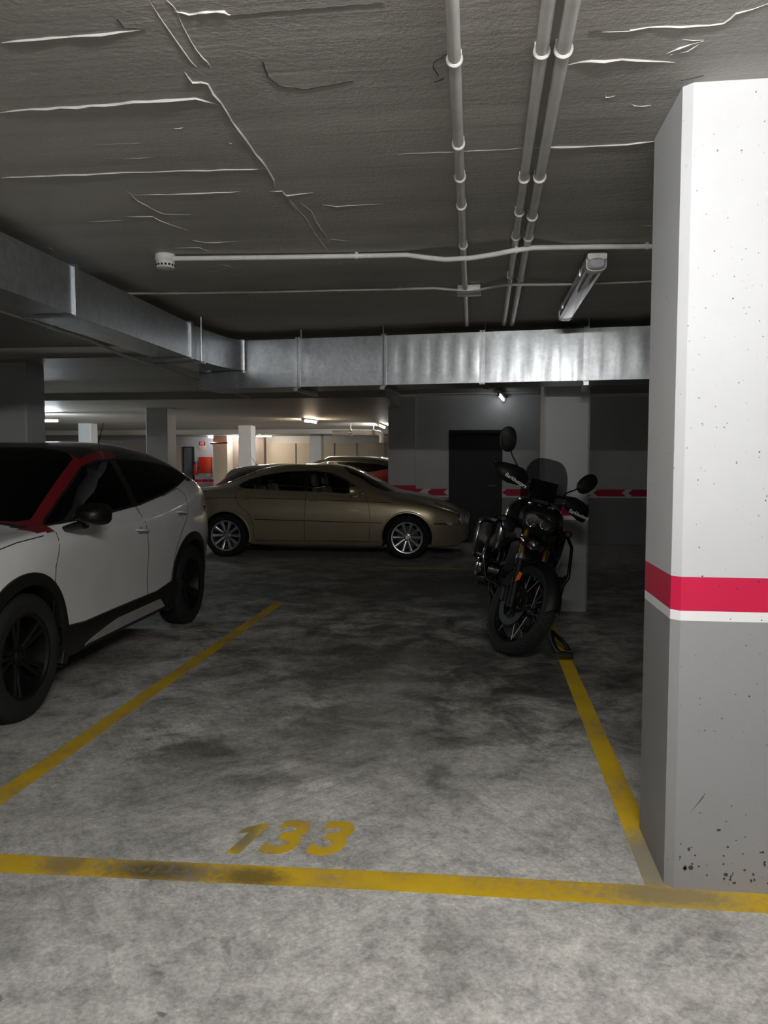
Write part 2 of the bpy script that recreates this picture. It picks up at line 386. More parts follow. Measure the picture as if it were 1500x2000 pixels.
RIDGES = [
    ([(0,83),(100,74),(200,66),(285,57)], .014, .007), ([(0,219),(60,213),(150,209),(260,199),(385,192),(425,204)], .018, .010),
    ([(0,347),(120,342),(240,337),(380,333),(520,329)], .010, .006), ([(262,381),(350,379),(470,374)], .009, .005),
    ([(245,370),(270,392),(300,410),(320,418),(372,419)], .008, .004), ([(244,423),(296,422),(330,438),(372,452)], .008, .005),
    ([(172,433),(240,430)], .007, .004), ([(375,470),(405,474),(470,471)], .008, .004), ([(341,484),(390,483),(415,496)], .008, .004),
    ([(360,140),(378,160),(405,163),(430,200),(455,238),(478,270),(500,300),(520,325),(535,350),(537,366)], .016, .009),
    ([(290,0),(330,62),(362,105),(385,132)], .009, .004), ([(325,0),(345,22),(372,80),(398,112),(412,132)], .008, .004),
    ([(340,22),(372,28),(400,22),(440,22),(452,30)], .014, .007), ([(528,373),(552,373),(560,382),(612,376)], .010, .006),
    ([(562,385),(580,414)], .009, .005), ([(585,395),(606,412),(622,440),(640,466)], .008, .004), ([(560,382),(596,425),(618,460),(645,496)], .006, .003),
    ([(628,400),(656,403),(750,398)], .006, .003), ([(645,467),(680,471)], .007, .004), ([(430,515),(450,520),(457,530)], .007, .004),
    ([(404,530),(430,530)], .007, .004), ([(430,535),(456,535),(500,553)], .006, .003), ([(80,480),(100,485),(106,492)], .006, .003),
    ([(775,301),(880,297),(1040,289)], .006, .003), ([(1040,287),(1150,285),(1225,281),(1278,276)], .014, .008),
    ([(1108,126),(1150,118),(1215,116),(1270,118),(1318,122)], .016, .009), ([(1153,62),(1230,58),(1300,51),(1360,50),(1410,47),(1440,25),(1500,7)], .010, .006),
    ([(1300,105),(1330,92),(1375,80)], .010, .006), ([(1310,108),(1345,100),(1365,86)], .009, .005), ([(1180,180),(1182,190),(1202,187)], .008, .005),
    ([(1232,203),(1250,208),(1272,205)], .008, .004), ([(1335,78),(1375,78)], .008, .004), ([(1256,441),(1280,440)], .006, .003),
    ([(250,282),(275,279)], .006, .003), ([(185,282),(275,279)], .005, .002), ([(241,310),(300,307)], .005, .002), ([(340,250),(358,249)], .010, .005),
    ([(445,279),(455,280)], .010, .005), ([(300,214),(305,216)], .012, .006), ([(660,516),(668,515)], .010, .005),
]
for k, (p, wd, ht) in enumerate(RIDGES): ridge(p, wd*.5, ht*.62, 'plaster_ridge', k)
def crack(pts, wd, seed):
    rnd = random.Random(seed); m = MB(); fine = []
    ps = [onz(x, y, ZC-.0012) for x, y in pts]
    for a, b in zip(ps, ps[1:]):
        n = max(2, int((b-a).length/.02))
        for k in range(n): fine.append(a.lerp(b, k/n) + Vector((rnd.uniform(-1,1)*.0025, rnd.uniform(-1,1)*.0025, 0)))
    fine.append(ps[-1]); nn = len(fine)
    m.sweep(fine, [(0,0,-1)]*nn, wd*.42, .0008); m.build('ceiling_crack', M['crack'], ceiling, 0)
crack([(513,120),(517,135),(527,155),(545,167),(575,172),(600,174),(640,167),(690,158)], .010, 1)
crack([(875,104),(862,112),(847,122),(846,132),(856,148)], .006, 2)
crack([(848,160),(858,158),(866,153)], .012, 3)
crack([(452,31),(500,25),(600,17),(750,5)], .004, 4)
crack([(228,36),(240,54),(285,56)], .006, 5)
crack([(1150,62),(1230,58)], .005, 6); crack([(1330,158),(1350,154),(1374,148)], .008, 7)

# outer walls of the hall
struct('wall_right', boxes((5.6, 5.8, -7, 32, 0, ZC)), M['white2'])
struct('wall_left', boxes((-18.2, -18, -7, 32, 0, ZC)), M['white2'])
struct('wall_front', boxes((-18, 8, -7.2, -7, 0, ZC)), M['white2'])

def banded(parent, x0, x1, y0, y1, zs, ztop, m_up=None, ch=0.0, cut=True):
    """a painted post or wall stretch: grey foot, white line, red band, white upper part (four parts)"""
    z1, z2, z3 = zs
    def sec(name, a, b, mat):
        m = MB()
        if ch: m.prism([(x0+ch,y0),(x1-ch,y0),(x1,y0+ch),(x1,y1-ch),(x1-ch,y1),(x0+ch,y1),(x0,y1-ch),(x0,y0+ch)], a, b, 'z')
        else: m.box(x0, x1, y0, y1, a, b)
        o = m.build(name, mat, parent, 0); return o
    tag(sec('grey_foot', 0, z1, M['grey']), 'scuffed grey lower part')
    tag(sec('white_stripe', z1, z2, M['whiteline']), 'narrow white stripe')
    tag(sec('red_band', z2, z3, M['red']), 'crimson red band')
    sec('upper_shaft', z3, ztop, m_up or M['white'])

def pillar(label, x0, x1, y0, y1, zs, ztop, m_up=None, ch=.02, group=None):
    r = empty('pillar', label, 'pillar', ((x0+x1)/2, (y0+y1)/2, 0), group=group)
    cx, cy = (x0+x1)/2, (y0+y1)/2
    banded(r, x0-cx, x1-cx, y0-cy, y1-cy, zs, ztop, m_up, ch); return r
near = pillar('large white pillar with crimson band at right edge, nearest', .622, 1.075, 2.545, 2.985, (.893,.925,1.035), ZC, ch=.026)
near.children[-1]['label'] = 'white upper part with chipped paint'
pillar('white pillar with red band standing behind the motorbike', .598, 1.022, 7.34, 7.76, (.868,.905,1.012), ZC, ch=.02)
pillar('grey-white pillar at left edge beyond the white car', -5.22, -4.757, 7.647, 8.02, (.87,.9,1.0), 2.46, ch=.015)
pillar('pale pillar with beige side right of the white car roof', -5.78, -5.39, 12.87, 13.27, (.87,.9,1.0), 2.35, ch=.012)
pillar('distant pale pillar with warm-lit edge above the gold car boot', -6.10, -5.755, 19.08, 19.45, (.87,.9,1.0), 2.35, ch=.012)
pillar('distant pillar seen through the dark gap left of the car aerial', -9.62, -9.3, 17.6, 17.95, (.87,.9,1.0), 2.35, ch=.012)
pillar('distant pillar behind the red estate car roof', -5.02, -4.68, 22.6, 23.0, (.87,.9,1.0), 2.35, ch=.012)
# plaster knocked off the near pillar: little pits and scars
scars = MB(); rnd = random.Random(4)
for k in range(110):
    x = rnd.uniform(.66, 1.04); z = .03+abs(rnd.gauss(0, .07)) if k < 60 else rnd.uniform(.1, 2.4)
    if x > .9 and k < 20: z *= 1.2
    r = rnd.uniform(.001, .0055) if k < 60 else rnd.uniform(.001, .0028)
    n = 7; vs = [(x+math.cos(2*PI*i/n)*r*rnd.uniform(.5,1.6), 2.5440, z+math.sin(2*PI*i/n)*r*rnd.uniform(.5,1.5)) for i in range(n)]
    scars.add(vs+[(p[0],2.5452,p[2]) for p in vs], [tuple(range(n)), tuple(range(2*n-1,n-1,-1))]+[(i,(i+1)%n,n+(i+1)%n,n+i) for i in range(n)])
n = 12; vs = [(.7+math.cos(2*PI*i/n)*.008, 2.5438, .075+math.sin(2*PI*i/n)*.008) for i in range(n)]
scars.add(vs, [tuple(range(n))])
scars.add([(.69,2.5438,.255),(.695,2.5438,.262),(.737,2.5438,.325),(.733,2.5438,.312)], [(0,1,2,3)])
for v in scars.v: v -= Vector(near.location)
tag(scars.build('paint_chips', simple('bare_mortar', (.05,.05,.05), .9), near, 0), 'dark chips and scuffs', kind='stuff')

# back wall with the dark door, a run of red band with white chevrons
WB = 13.5
wb = struct('wall_back', boxes((-.522-.0, .405, WB, WB+.3, 1.97, ZC), (.405, 5.6, WB, WB+.3, .945, ZC), (-1.59, -.522, WB, WB+.3, .945, ZC),
            (-1.59, -.522, WB, WB+.3, 0, .80), (.405, 5.6, WB, WB+.3, 0, .80)), M['white2'])
boxes((.405, 5.6, WB-.004, WB+.01, 0, .80), (-1.59, -.522, WB-.004, WB+.01, 0, .80)).build('grey_dado', M['grey'], wb, 0)
boxes((.405, 5.6, WB-.002, WB+.3, .80, .945), (-1.59, -.522, WB-.002, WB+.3, .80, .945)).build('white_stripe', M['whiteline'], wb, 0)
def chev(xa, xb):   # red arrow pieces pointing left, separated by thin white chevrons
    d, g = .075, .035
    m = MB(); za, zm, zb = .828, .886, .945
    m.prism([(xa+d,za),(xb-g,za),(xb-g-d,zm),(xb-g,zb),(xa+d,zb),(xa,zm)], WB-.006, WB, 'y')
    m.build('red_band', M['red'], wb, 0)
for xa, xb in ((-1.5,-.93), (-.9,-.5), (.405,1.0), (1.0,1.95), (1.95,2.53), (2.53,3.1), (3.1,3.7), (3.7,4.3), (4.3,4.9), (4.9,5.5)): chev(xa, xb)
boxes((-1.53, -1.10, WB-.14, WB, 1.01, 2.58)).build('wall_pier', M['white2'], wb, 0)
boxes((-1.53, -1.10, WB-.14, WB, .90, 1.01)).build('red_band', M['red'], wb, 0)
boxes((-1.53, -1.10, WB-.14, WB, 0, .90)).build('grey_dado', M['grey'], wb, 0)
d1 = struct('door_1', boxes((-.46, .345, WB+.03, WB+.075, .005, 1.91)), M['darkdoor'])
boxes((-.52,-.46,WB-.01,WB+.1,0,1.97), (.345,.403,WB-.01,WB+.1,0,1.97), (-.46,.345,WB-.01,WB+.1,1.91,1.97)).build('door_frame', M['darkdoor'], d1, 0)
hm = MB(); hm.tube([(.29,WB+.03,1.0),(.29,WB-.02,1.0),(.18,WB-.025,1.0)], .009, 8); hm.build('door_handle', M['steel'], d1)

# far hall beyond the wall: bright fire point, doors, beige partitions
WF = 27.0
wf = struct('wall_far', boxes((-18, 8, WF, WF+.3, 0, 2.58)), M['white'])
boxes((-10.28, -9.0, WF-.02, WF+.01, 0, .67)).build('grey_dado', M['grey'], wf, 0)
for k in range(5):
    boxes((-10.27+k*.25, -10.04+k*.25, WF-.02, WF+.01, .70, .80)).build('red_band', M['red'], wf, 0)
struct('wall_partition', boxes((-9.26, -8.75, WF-.9, WF, 0, 2.36)), M['beige'])
struct('wall_partition', boxes((-8.75, -7.6, WF-.3, WF, 0, 2.36)), simple('brown_partition', (.20,.155,.12), .6))
for xa, xb in ((-7.5,-6.5), (-6.45,-5.75), (-5.7,-5.1), (-5.05,-4.3), (-4.22,-3.3), (-3.2,-2.2)):
    struct('wall_partition', boxes((xa, xb, WF-.12, WF, 0, 2.1)), M['beige'])
for xa, xb in ((-16.5,-15.2), (-14.9,-13.6), (-13.3,-12.0), (-11.9,-10.75)):
    struct('wall_partition', boxes((xa, xb, WF-.12, WF, 0, 2.0)), M['beige'])
d2 = struct('door_2', boxes((-10.66, -10.33, WF-.07, WF-.03, .005, 1.95)), simple('grey_door_paint', (.12,.13,.14), .5))
boxes((-10.33,-10.285,WF-.1,WF-.01,0,1.98), (-10.70,-10.66,WF-.1,WF-.01,0,1.98), (-10.66,-10.33,WF-.1,WF-.01,1.95,1.99)).build('door_frame', M['darkdoor'], d2, 0)

# ------------------------------------------------------------------ painted floor marks (parts of the floor)
def slab(poly, z=.0015):
    m = MB(); m.prism(poly, -.002, z, 'z'); return m
tag(slab([(-2.035,2.42),(-1.935,2.42),(-1.925,7.42),(-2.025,7.5)], .0012).build('bay_line', M['line'], floor, 0), 'yellow line between the white car and the empty bay')
tag(slab([(.558,2.48),(.655,2.48),(.668,5.5),(.665,7.3),(.57,7.3),(.575,5.5)], .0012).build('bay_line', M['sideline'], floor, 0), 'yellow line running under the motorbike')
tag(slab([(-7,2.62-.0),(-7,2.74),(-1.689,2.480),(-.31,2.532),(.946,2.560),(3.6,2.60),(3.6,2.49),(.903,2.435),(-.298,2.416),(-1.62,2.366)][::-1], .0016).build('bay_line', M['frontline'], floor, 0), 'yellow line across the bay mouth with dark tyre grime')
tag(slab([(-1.2,10.12),(.55,10.12),(.55,10.22),(-1.2,10.22)], .0012).build('bay_line', M['sideline'], floor, 0), 'faded yellow line near the gold car')
def lettering(text, size, bold, extrude, shear, T, mat, parent, name='lettering', xs=1.0):
    """raised letters as a real mesh"""
    cu = bpy.data.curves.new('letters', 'FONT'); cu.body = text; cu.size = size; cu.offset = bold; cu.extrude = extrude; cu.shear = shear
    cu.align_x = 'CENTER'; cu.align_y = 'BOTTOM_BASELINE' if False else 'CENTER'; cu.resolution_u = 6
    t = bpy.data.objects.new('letters', cu); COL.objects.link(t); bpy.context.view_layer.update()
    me = bpy.data.meshes.new_from_object(t.evaluated_get(bpy.context.evaluated_depsgraph_get())); bpy.data.objects.remove(t); bpy.data.curves.remove(cu)
    me.transform(T @ Matrix.Diagonal((xs,1,1,1))); me.name = name
    for q in list(me.materials): me.materials.clear(); break
    return link(name, me, mat, parent, 0)
def numeral_one(o, hgt, wid):
    sl = .22; pts = [(.40,0),(.80,0),(.80,1),(.52,1),(.08,.80),(.08,.64),(.40,.70)]
    return slab([(o.x + ((x-.5)*wid + (y-.5)*hgt*sl), o.y + (y-.5)*hgt + (x-.5)*wid*.035) for x, y in pts], .0018)
numeral_one(onz(480, 1637, 0), .232, .115).build('bay_number', M['digit'], floor, 0)
for px, py in ((550, 1637), (639, 1639)):
    lettering('3', .345, .0125, .0012, .22, Matrix.Translation(onz(px, py, .0008)) @ Matrix.Rotation(.035, 4, 'Z'), M['digit'], floor, 'bay_number', .84)
# ------------------------------------------------------------------ ventilation duct (one thing: it hangs as one run)
duct = empty('ventilation_duct', 'galvanised steel ventilation duct with flanged joints under the ceiling', 'duct', (0, 6.6, 2.07))
DA, DB = Vector((-2.53, 6.790, 0)), Vector((1.37, 6.410, 0))
dd = (DB-DA).normalized(); dn = Vector((-dd.y, dd.x, 0))            # along, and away from the camera
Z0, Z1, DEP = 2.07, 2.49, .46
O = Vector(duct.location)
def dpt(s, t, z): return DA + dd*s + dn*t + Vector((0,0,z)) - O
def along(px):    # distance along the front face for an image column
    r = ray(px, 700); k = (DA.x*dd.y - DA.y*dd.x)/(r.x*dd.y - r.y*dd.x); return (r*k - DA).xy.dot(dd.xy)
joints = [0.0, along(582), along(750), along(942), along(1145), along(1360), along(1360)+1.2, along(1360)+2.4]
def section(s0, s1, beads):
    """sheet section whose front and bottom are slightly pillowed between pressed beads"""
    m = MB(); ss = []; N = beads
    for b in range(N):
        for q in range(4): ss.append((s0+(s1-s0)*(b+q/4)/N, .0042*math.sin(PI*q/4)))
    ss.append((s1, 0))
    zz = [0, .03, .12, .25, .5, .75, .88, .97, 1]
    vs, fs = [], []; nz = len(zz)
    for s, bulge in ss:
        for q in zz: vs.append(dpt(s, -bulge*math.sin(PI*q)*1.2 + .002*math.sin(9*s+3*q)*math.sin(PI*q), Z0+(Z1-Z0)*q))
        vs.append(dpt(s, DEP, Z1)); vs.append(dpt(s, DEP, Z0))
    R = nz+2
    for i in range(len(ss)-1):
        for k in range(R): fs.append((i*R+k, i*R+(k+1)%R, (i+1)*R+(k+1)%R, (i+1)*R+k))
    fs += [tuple(range(R)), tuple((len(ss)-1)*R+k for k in range(R))]
    m.add(vs, fs); return m.build('duct_section', M['galv'], duct, 22)
for k, nb in enumerate((5, 5, 6, 5, 5, 5, 5)):
    section(joints[k], joints[k+1], nb)
    m = MB(); s = joints[k+1]
    for sa in (-.022, .002):
        for a, b, c, d in ((-.012,DEP+.012,Z1-.002,Z1+.014), (-.012,DEP+.012,Z0-.014,Z0+.002), (-.012,.002,Z0-.014,Z1+.014), (DEP-.002,DEP+.012,Z0-.014,Z1+.014)):
            m.add([dpt(s+sa+i*.02, t, z) for i in (0,1) for t, z in ((a,c),(b,c),(b,d),(a,d))], [(0,1,2,3),(7,6,5,4),(0,4,5,1),(1,5,6,2),(2,6,7,3),(3,7,4,0)])
    m.build('joint_flange', M['galv'], duct, 0)
def rod(p, z0, z1, name='hanger_rod'):
    m = MB(); m.tube([(p.x,p.y,z0-O.z),(p.x,p.y,z1-O.z)], .005, 8)
    m.lathe([(.011,-.006),(.011,.006)], 6, Matrix.Translation((p.x,p.y,z0-O.z+.012))); m.build(name, M['steel'], duct)
for px in (582, 942, 1145, 1360): rod(dpt(along(px)+.02, .03, 0), Z1-.02, ZC)
for px in (750,): rod(dpt(along(px), -.026, 0), Z0-.03, ZC)
for px in (750, 582, 1145):    # bearers under the duct
    m = MB(); s = along(px)
    m.add([dpt(s+i*.04-.02, t, z) for i in (0,1) for t, z in ((-.07,Z0-.045),(DEP+.05,Z0-.045),(DEP+.05,Z0-.016),(-.07,Z0-.016))], [(0,1,2,3),(7,6,5,4),(0,4,5,1),(1,5,6,2),(2,6,7,3),(3,7,4,0)])
    m.build('hanger_bracket', M['steel'], duct, 0)
# branch towards the camera on the left, and the curved take-off joining it to the main run
bx0, bx1, bz0, bz1 = -2.55, -2.25, 2.225, 2.49
def bsec(y0, y1, nb):
    m = MB(); vs, fs = [], []; ss = []
    for b in range(nb):
        for q in range(4): ss.append((y0+(y1-y0)*(b+q/4)/nb, .001*math.sin(PI*q/4)))
    ss.append((y1, 0)); zz = [0,.08,.3,.5,.7,.92,1]; R = len(zz)+2
    for y, bu in ss:
        for q in zz: vs.append(Vector((bx1+bu*math.sin(PI*q), y, bz0+(bz1-bz0)*q)) - O)
        vs += [Vector((bx0,y,bz1))-O, Vector((bx0,y,bz0))-O]
    for i in range(len(ss)-1):
        for k in range(R): fs.append((i*R+k, i*R+(k+1)%R, (i+1)*R+(k+1)%R, (i+1)*R+k))
    fs += [tuple(range(R)), tuple((len(ss)-1)*R+k for k in range(R))]
    m.add(vs, fs); m.build('duct_section', M['galv'], duct, 22)
yb = [1.15, 2.55, 4.19, 5.90]
yj = ony(185, 600, 4.4).y
for a, b in zip([.0, 1.6, 2.72, 4.12], [1.6, 2.72, 4.12, 5.86]): bsec(a, b, 3)
for y in (1.6, 2.72, 4.12, 5.86):
    m = MB()
    for ya in (y-.02, y+.002):
        for x0, x1, z0, z1 in ((bx1-.002,bx1+.014,bz0-.014,bz1+.014), (bx0-.014,bx0+.002,bz0-.014,bz1+.014), (bx0,bx1,bz1-.002,bz1+.014), (bx0,bx1,bz0-.014,bz0+.002)):
            m.box(x0-O.x, x1-O.x, ya-O.y, ya+.018-O.y, z0-O.z, z1-O.z)
    m.build('joint_flange', M['galv'], duct, 0)
m = MB(); vs, fs = [], []           # take-off: right side flares round towards +X
nT = 12
for i in range(nT+1):
    a = i/nT*PI/2; x1_ = bx1 + .17*(1-math.cos(a)); y_ = 5.88 + .83*math.sin(a)*1.0
    x0_ = bx0 + .02*(i/nT)
    vs += [Vector((x1_, y_, bz0))-O, Vector((x1_, y_, bz1))-O, Vector((x0_, y_, bz1))-O, Vector((x0_, y_, bz0))-O]
for i in range(nT):
    for k in range(4): fs.append((i*4+k, i*4+(k+1)%4, i*4+4+(k+1)%4, i*4+4+k))
fs += [(0,1,2,3), tuple(nT*4+k for k in range(4))]
m.add(vs, fs); m.build('curved_takeoff', M['galv'], duct, 40)
m = MB()
sE = along(475)
m.add([dpt(sE+i*.02-.01, t, z) for i in (0,1) for t, z in ((-.03,bz0-.02),(.004,bz0-.02),(.004,Z1+.008),(-.03,Z1+.008))], [(0,1,2,3),(7,6,5,4),(0,4,5,1),(1,5,6,2),(2,6,7,3),(3,7,4,0)])
m.build('joint_flange', M['galv'], duct, 0)
m = MB(); m.box(bx0-.06-O.x, bx1+.06-O.x, 6.0-O.y, 6.03-O.y, bz0-.03-O.z, bz0-.012-O.z); m.build('hanger_bracket', M['steel'], duct, 0)
m = MB(); m.tube([(bx1+.03-O.x,6.015-O.y,bz0-.03-O.z),(bx1+.03-O.x,6.015-O.y,ZC-O.z)], .005, 8); m.build('hanger_rod', M['steel'], duct)

# ------------------------------------------------------------------ pipes and conduits under the ceiling
def pipe(label, x0, y0, x1, y1, r, joints, group='grey drain pipes along the ceiling'):
    z = ZC - r - .006; o = Vector((x0, y0, z))
    p = empty('ceiling_pipe', label, 'pipe', o, group=group)
    a = Vector((0,0,0)); b = Vector((x1-x0, y1-y0, 0))
    m = MB(); m.tube([a, b], r, 20); m.build('pipe_run', M['pvcgrey'], p)
    for yj in joints:
        t = (yj-y0)/(y1-y0); c = a.lerp(b, t); d = (b-a).normalized()
        m = MB(); m.tube([c-d*.010, c-d*.004, c+d*.004, c+d*.010], [r*1.05, r*1.32, r*1.32, r*1.05], 20)
        m.box(c.x-r*1.1, c.x+r*1.1, c.y-.006, c.y+.006, 0, r+.006)
        m.build('pipe_clip', M['pvcgrey'], p)
def yz(px, py): return float(onz(px, py, ZC-.045).y)
pipe('grey ceiling pipe standing alone, left of the double pipes', -.063, .2, -.108, 6.5, .0185, [yz(898,130), yz(901,292), yz(902,356), yz(904,410), yz(905,487)])
pipe('left pipe of the close pair running along the ceiling', .150, .2, .196, 6.5, .0185, [yz(1062,115), yz(1023,358), yz(1014,423), yz(1010,470), yz(995,545)])
pipe('right pipe of the close pair, nearest the white pillar', .205, .2, .262, 6.5, .0205, [yz(1102,110), yz(1050,355), yz(1036,430), yz(1029,470), yz(1013,548)])

def conduit(label, pts, r, clips, mat='pvc'):
    o = Vector(pts[0]); c = empty('conduit', label, 'conduit', o)
    ps = [Vector(p)-o for p in pts]
    m = MB(); m.tube(ps, r, 12); m.build('conduit_run', M[mat], c)
    for i, t in clips:
        q = ps[i].lerp(ps[i+1], t); d = (ps[i+1]-ps[i]).normalized(); s = d.cross(Vector((0,0,1))).normalized()
        m = MB(); m.tube([q-d*.007, q+d*.007], r*1.35, 12)
        m.box(q.x-.008, q.x+.008, q.y-.005, q.y+.005, q.z, ZC-o.z)
        m.build('conduit_clip', M[mat], c)
    return c
zc1 = ZC-.020
P = lambda px, py, z: tuple(onz(px, py, z))
conduit('white conduit from the smoke detector across the ceiling to the pillar',
        [P(338,505,zc1-.004), P(520,503,zc1-.004), P(700,500,zc1), P(795,498,zc1-.002), P(830,503,zc1-.03), P(870,507,zc1-.05), P(920,504,zc1-.055), P(965,497,zc1-.05), P(1000,490,zc1-.045), P(1040,484,zc1-.03), P(1100,483,zc1), P(1290,481,zc1), P(1500,478,zc1)], .0135, [(1,.98), (8,.2), (10,.86)])
zc2 = ZC-.0125
conduit('thin conduit behind the junction box, left stretch', [P(150,575,zc2), P(280,573,zc2), P(500,570,zc2), P(680,566,zc2), P(850,563,zc2), P(900,567,zc2-.02)], .0085, [(1,.3), (2,.9), (3,.6)], 'pvcgrey')
conduit('thin conduit right of the junction box crossing behind the pipes', [P(932,567,zc2-.02), P(985,557,zc2-.04), P(1010,556,zc2-.045), P(1060,556,zc2-.03), P(1130,555,zc2), P(1290,548,zc2), P(1480,544,zc2)], .0085, [(3,.9), (4,.7)], 'pvcgrey')
conduit('thin dark conduit running along the far side of the duct branch', [(-2.72,1.6,ZC-.30), (-2.72,4.1,ZC-.30), (-2.72,5.2,ZC-.31), (-2.70,5.6,2.22), (-2.72,7.3,2.20), (-2.74,9.0,2.18)], .011, [(1,.5)], 'pvcgrey')
jb = empty('junction_box', 'small white junction box on the ceiling under the lone pipe', 'junction box', P(916, 566, ZC-.03))
m = MB(); m.box(-.075, .075, -.05, .05, -.024, .024, .006); m.build('box_body', M['pvc'], jb)
m = MB(); m.box(-.079, .079, -.054, .054, -.034, -.022, .004); m.build('box_lid', M['pvc'], jb)

# smoke detector
sp = onz(323, 498, ZC)
sd = empty('smoke_detector', 'white round smoke detector on the ceiling at the conduit end', 'smoke detector', (sp.x, sp.y, ZC))
m = MB(); m.lathe([(.056,0),(.058,-.012),(.058,-.030),(.053,-.036)], 32); m.build('detector_base', M['pvc'], sd)
m = MB(); m.lathe([(.050,-.034),(.052,-.040),(.052,-.066),(.046,-.074),(.030,-.078),(0,-.078)], 32); m.build('detector_head', M['pvc'], sd)
m = MB()
for k in range(16):
    a = 2*PI*k/16; c, s_ = math.cos(a), math.sin(a); T = Matrix.Translation((c*.0515, s_*.0515, -.060)) @ Matrix.Rotation(a, 4, 'Z')
    b = MB(); b.box(-.0012,.0012,-.006,.006,-.006,.005); m.add([T @ v for v in b.v], b.f)
m.build('detector_slots', M['gap'], sd, 0)
m = MB(); m.lathe([(.003,-.0775),(.003,-.0805),(0,-.0805)], 10, Matrix.Translation((.03,-.01,0))); m.build('indicator_light', M['redlens'], sd)

# ------------------------------------------------------------------ lamps
def batten(label, center, length, rz, lit=None, col=(1,1,1), group=None, wide=.09, drop=0.0):
    """waterproof batten light: housing, clear cover, end caps, a tube inside (lit or not)"""
    r = empty('batten_light', label, 'ceiling light', center, rz, group)
    h = length/2
    if drop:
        for sx in (-.7, .7):
            m = MB(); m.tube([(sx*h,0,0),(sx*h,0,drop)], .004, 8); m.build('suspension_rod', M['steel'], r)
    m = MB(); m.blob([((x,0,-.018), wide/2, .020, (0,1,0), (0,0,1), 4) for x in (-h,-h+.01,h-.01,h)], 20); m.build('lamp_housing', M['pvcgrey'], r)
    if lit:
        m = MB(); m.tube([(-h+.03,0,-.055),(h-.03,0,-.055)], .016, 14); m.build('lamp_tube', emit('lit_tube_'+str(len(bpy.data.materials)), col, lit), r)
        for sx in (-1, 1):
            m = MB(); m.box(sx*(h-.03)-.012, sx*(h-.03)+.012, -.02, .02, -.08, -.03, .004); m.build('tube_holder', M['pvcgrey'], r)
    else:
        m = MB(); m.blob([((x,0,-.052), wide/2*k, .036*k, (0,1,0), (0,0,1), 2.6) for x, k in ((-h,.7),(-h+.015,.96),(-h+.05,1),(h-.05,1),(h-.015,.96),(h,.7))], 24); m.build('lamp_cover', M['lens'], r)
        for sx in (-1, 1):
            m = MB(); m.blob([((sx*(h-.07)+x,0,-.045), wide/2*1.07, .046, (0,1,0), (0,0,1), 3) for x in (-.035,.035)], 24); m.build('end_cap', M['pvcgrey'], r)
            for sy in (-1, 1):
                m = MB(); m.box(sx*h*.6-.012, sx*h*.6+.012, sy*wide/2*1.02-.006, sy*wide/2*1.02+.006, -.055, -.01, .003); m.build('cover_clip', M['steel'], r)
    return r
pa, pb = onz(1171, 494, ZC-.05), onz(1104, 615, ZC-.07)
mid = (pa+pb)/2
batten('unlit batten light on the ceiling beside the near pillar', (mid.x, mid.y+.05, ZC-.028), (pb-pa).length-.05, math.atan2(pb.y-pa.y, pb.x-pa.x), wide=.105, drop=.028)
batten('lit batten light over the aisle ahead of the viewer', (.24, .62, ZC-.06), 1.25, 0, LAMP_MAIN, (1,.985,.96), drop=.06)
batten('unseen fill light added behind the viewer', (-.2, -4.2, ZC), 1.25, 0, LAMP_FILL, (1,.985,.96))
rl = onz(978, 783, 2.43)
batten('lit tube light by the back wall above the dark door', (rl.x, 12.9, 2.53), 1.2, PI/2-.1, LAMP_RIGHT, (.93,.97,1))
wlp = onz(605, 832, 2.20)
batten('warm lit tube light above the dark red estate car', (wlp.x, wlp.y, 2.35), .7, PI/2-.2, LAMP_WARM, (1,.80,.55))
clp = onz(97, 813, 2.28)
batten('cold lit tube light at left above the white car roof', (clp.x-.42, clp.y, 2.25), 1.2, .1, LAMP_COLD, (.86,.94,1), drop=.10)
ft = ony(430, 857, 26.3)
batten('far lit tube light over the red fire cabinet', (-8.75, 26.2, 2.35), 1.5, -.05, LAMP_FAR, (.97,.98,1))
fp = ony(525, 862, 26.0)
batten('small distant warm light over the beige partitions', (fp.x, 25.4, 2.35), .6, 0, LAMP_WARM*.7, (1,.82,.6))
fq = ony(752, 882, 20)
batten('lit tube light peeping out behind the end of the back wall', (ony(742,870,18.6).x, 18.9, 2.35), 1.2, PI/2, LAMP_COLD, (1,.97,.9))
# cable conduit feeding the light by the back wall
conduit('thin conduit feeding the light above the dark door', [(-1.55,12.9,2.53), (-.4,12.88,2.545), (rl.x-.1,12.86,2.55), (rl.x+.5,12.84,2.55), (.95,12.84,2.55)], .012, [(0,.5), (1,.6)], 'pvcgrey')
# grey waste pipe with an elbow beyond the wall end
g = empty('elbow_pipe', 'fat grey pipe with an elbow beyond the back wall end', 'pipe', (-2.3, 18.2, 2.0))
m = MB(); m.tube([(-1.2,0,.12),(-.15,0,.12),(-.04,0,.1),(0,0,.04),(0,0,-.12)], .06, 16); m.build('pipe_run', M['pvcgrey'], g)
for x in (-.75, -.2):
    m = MB(); m.tube([(x-.03,0,.12),(x+.03,0,.12)], .075, 16); m.box(x-.01, x+.01, -.01, .01, .12, .34); m.build('pipe_clip', M['steel'], g)

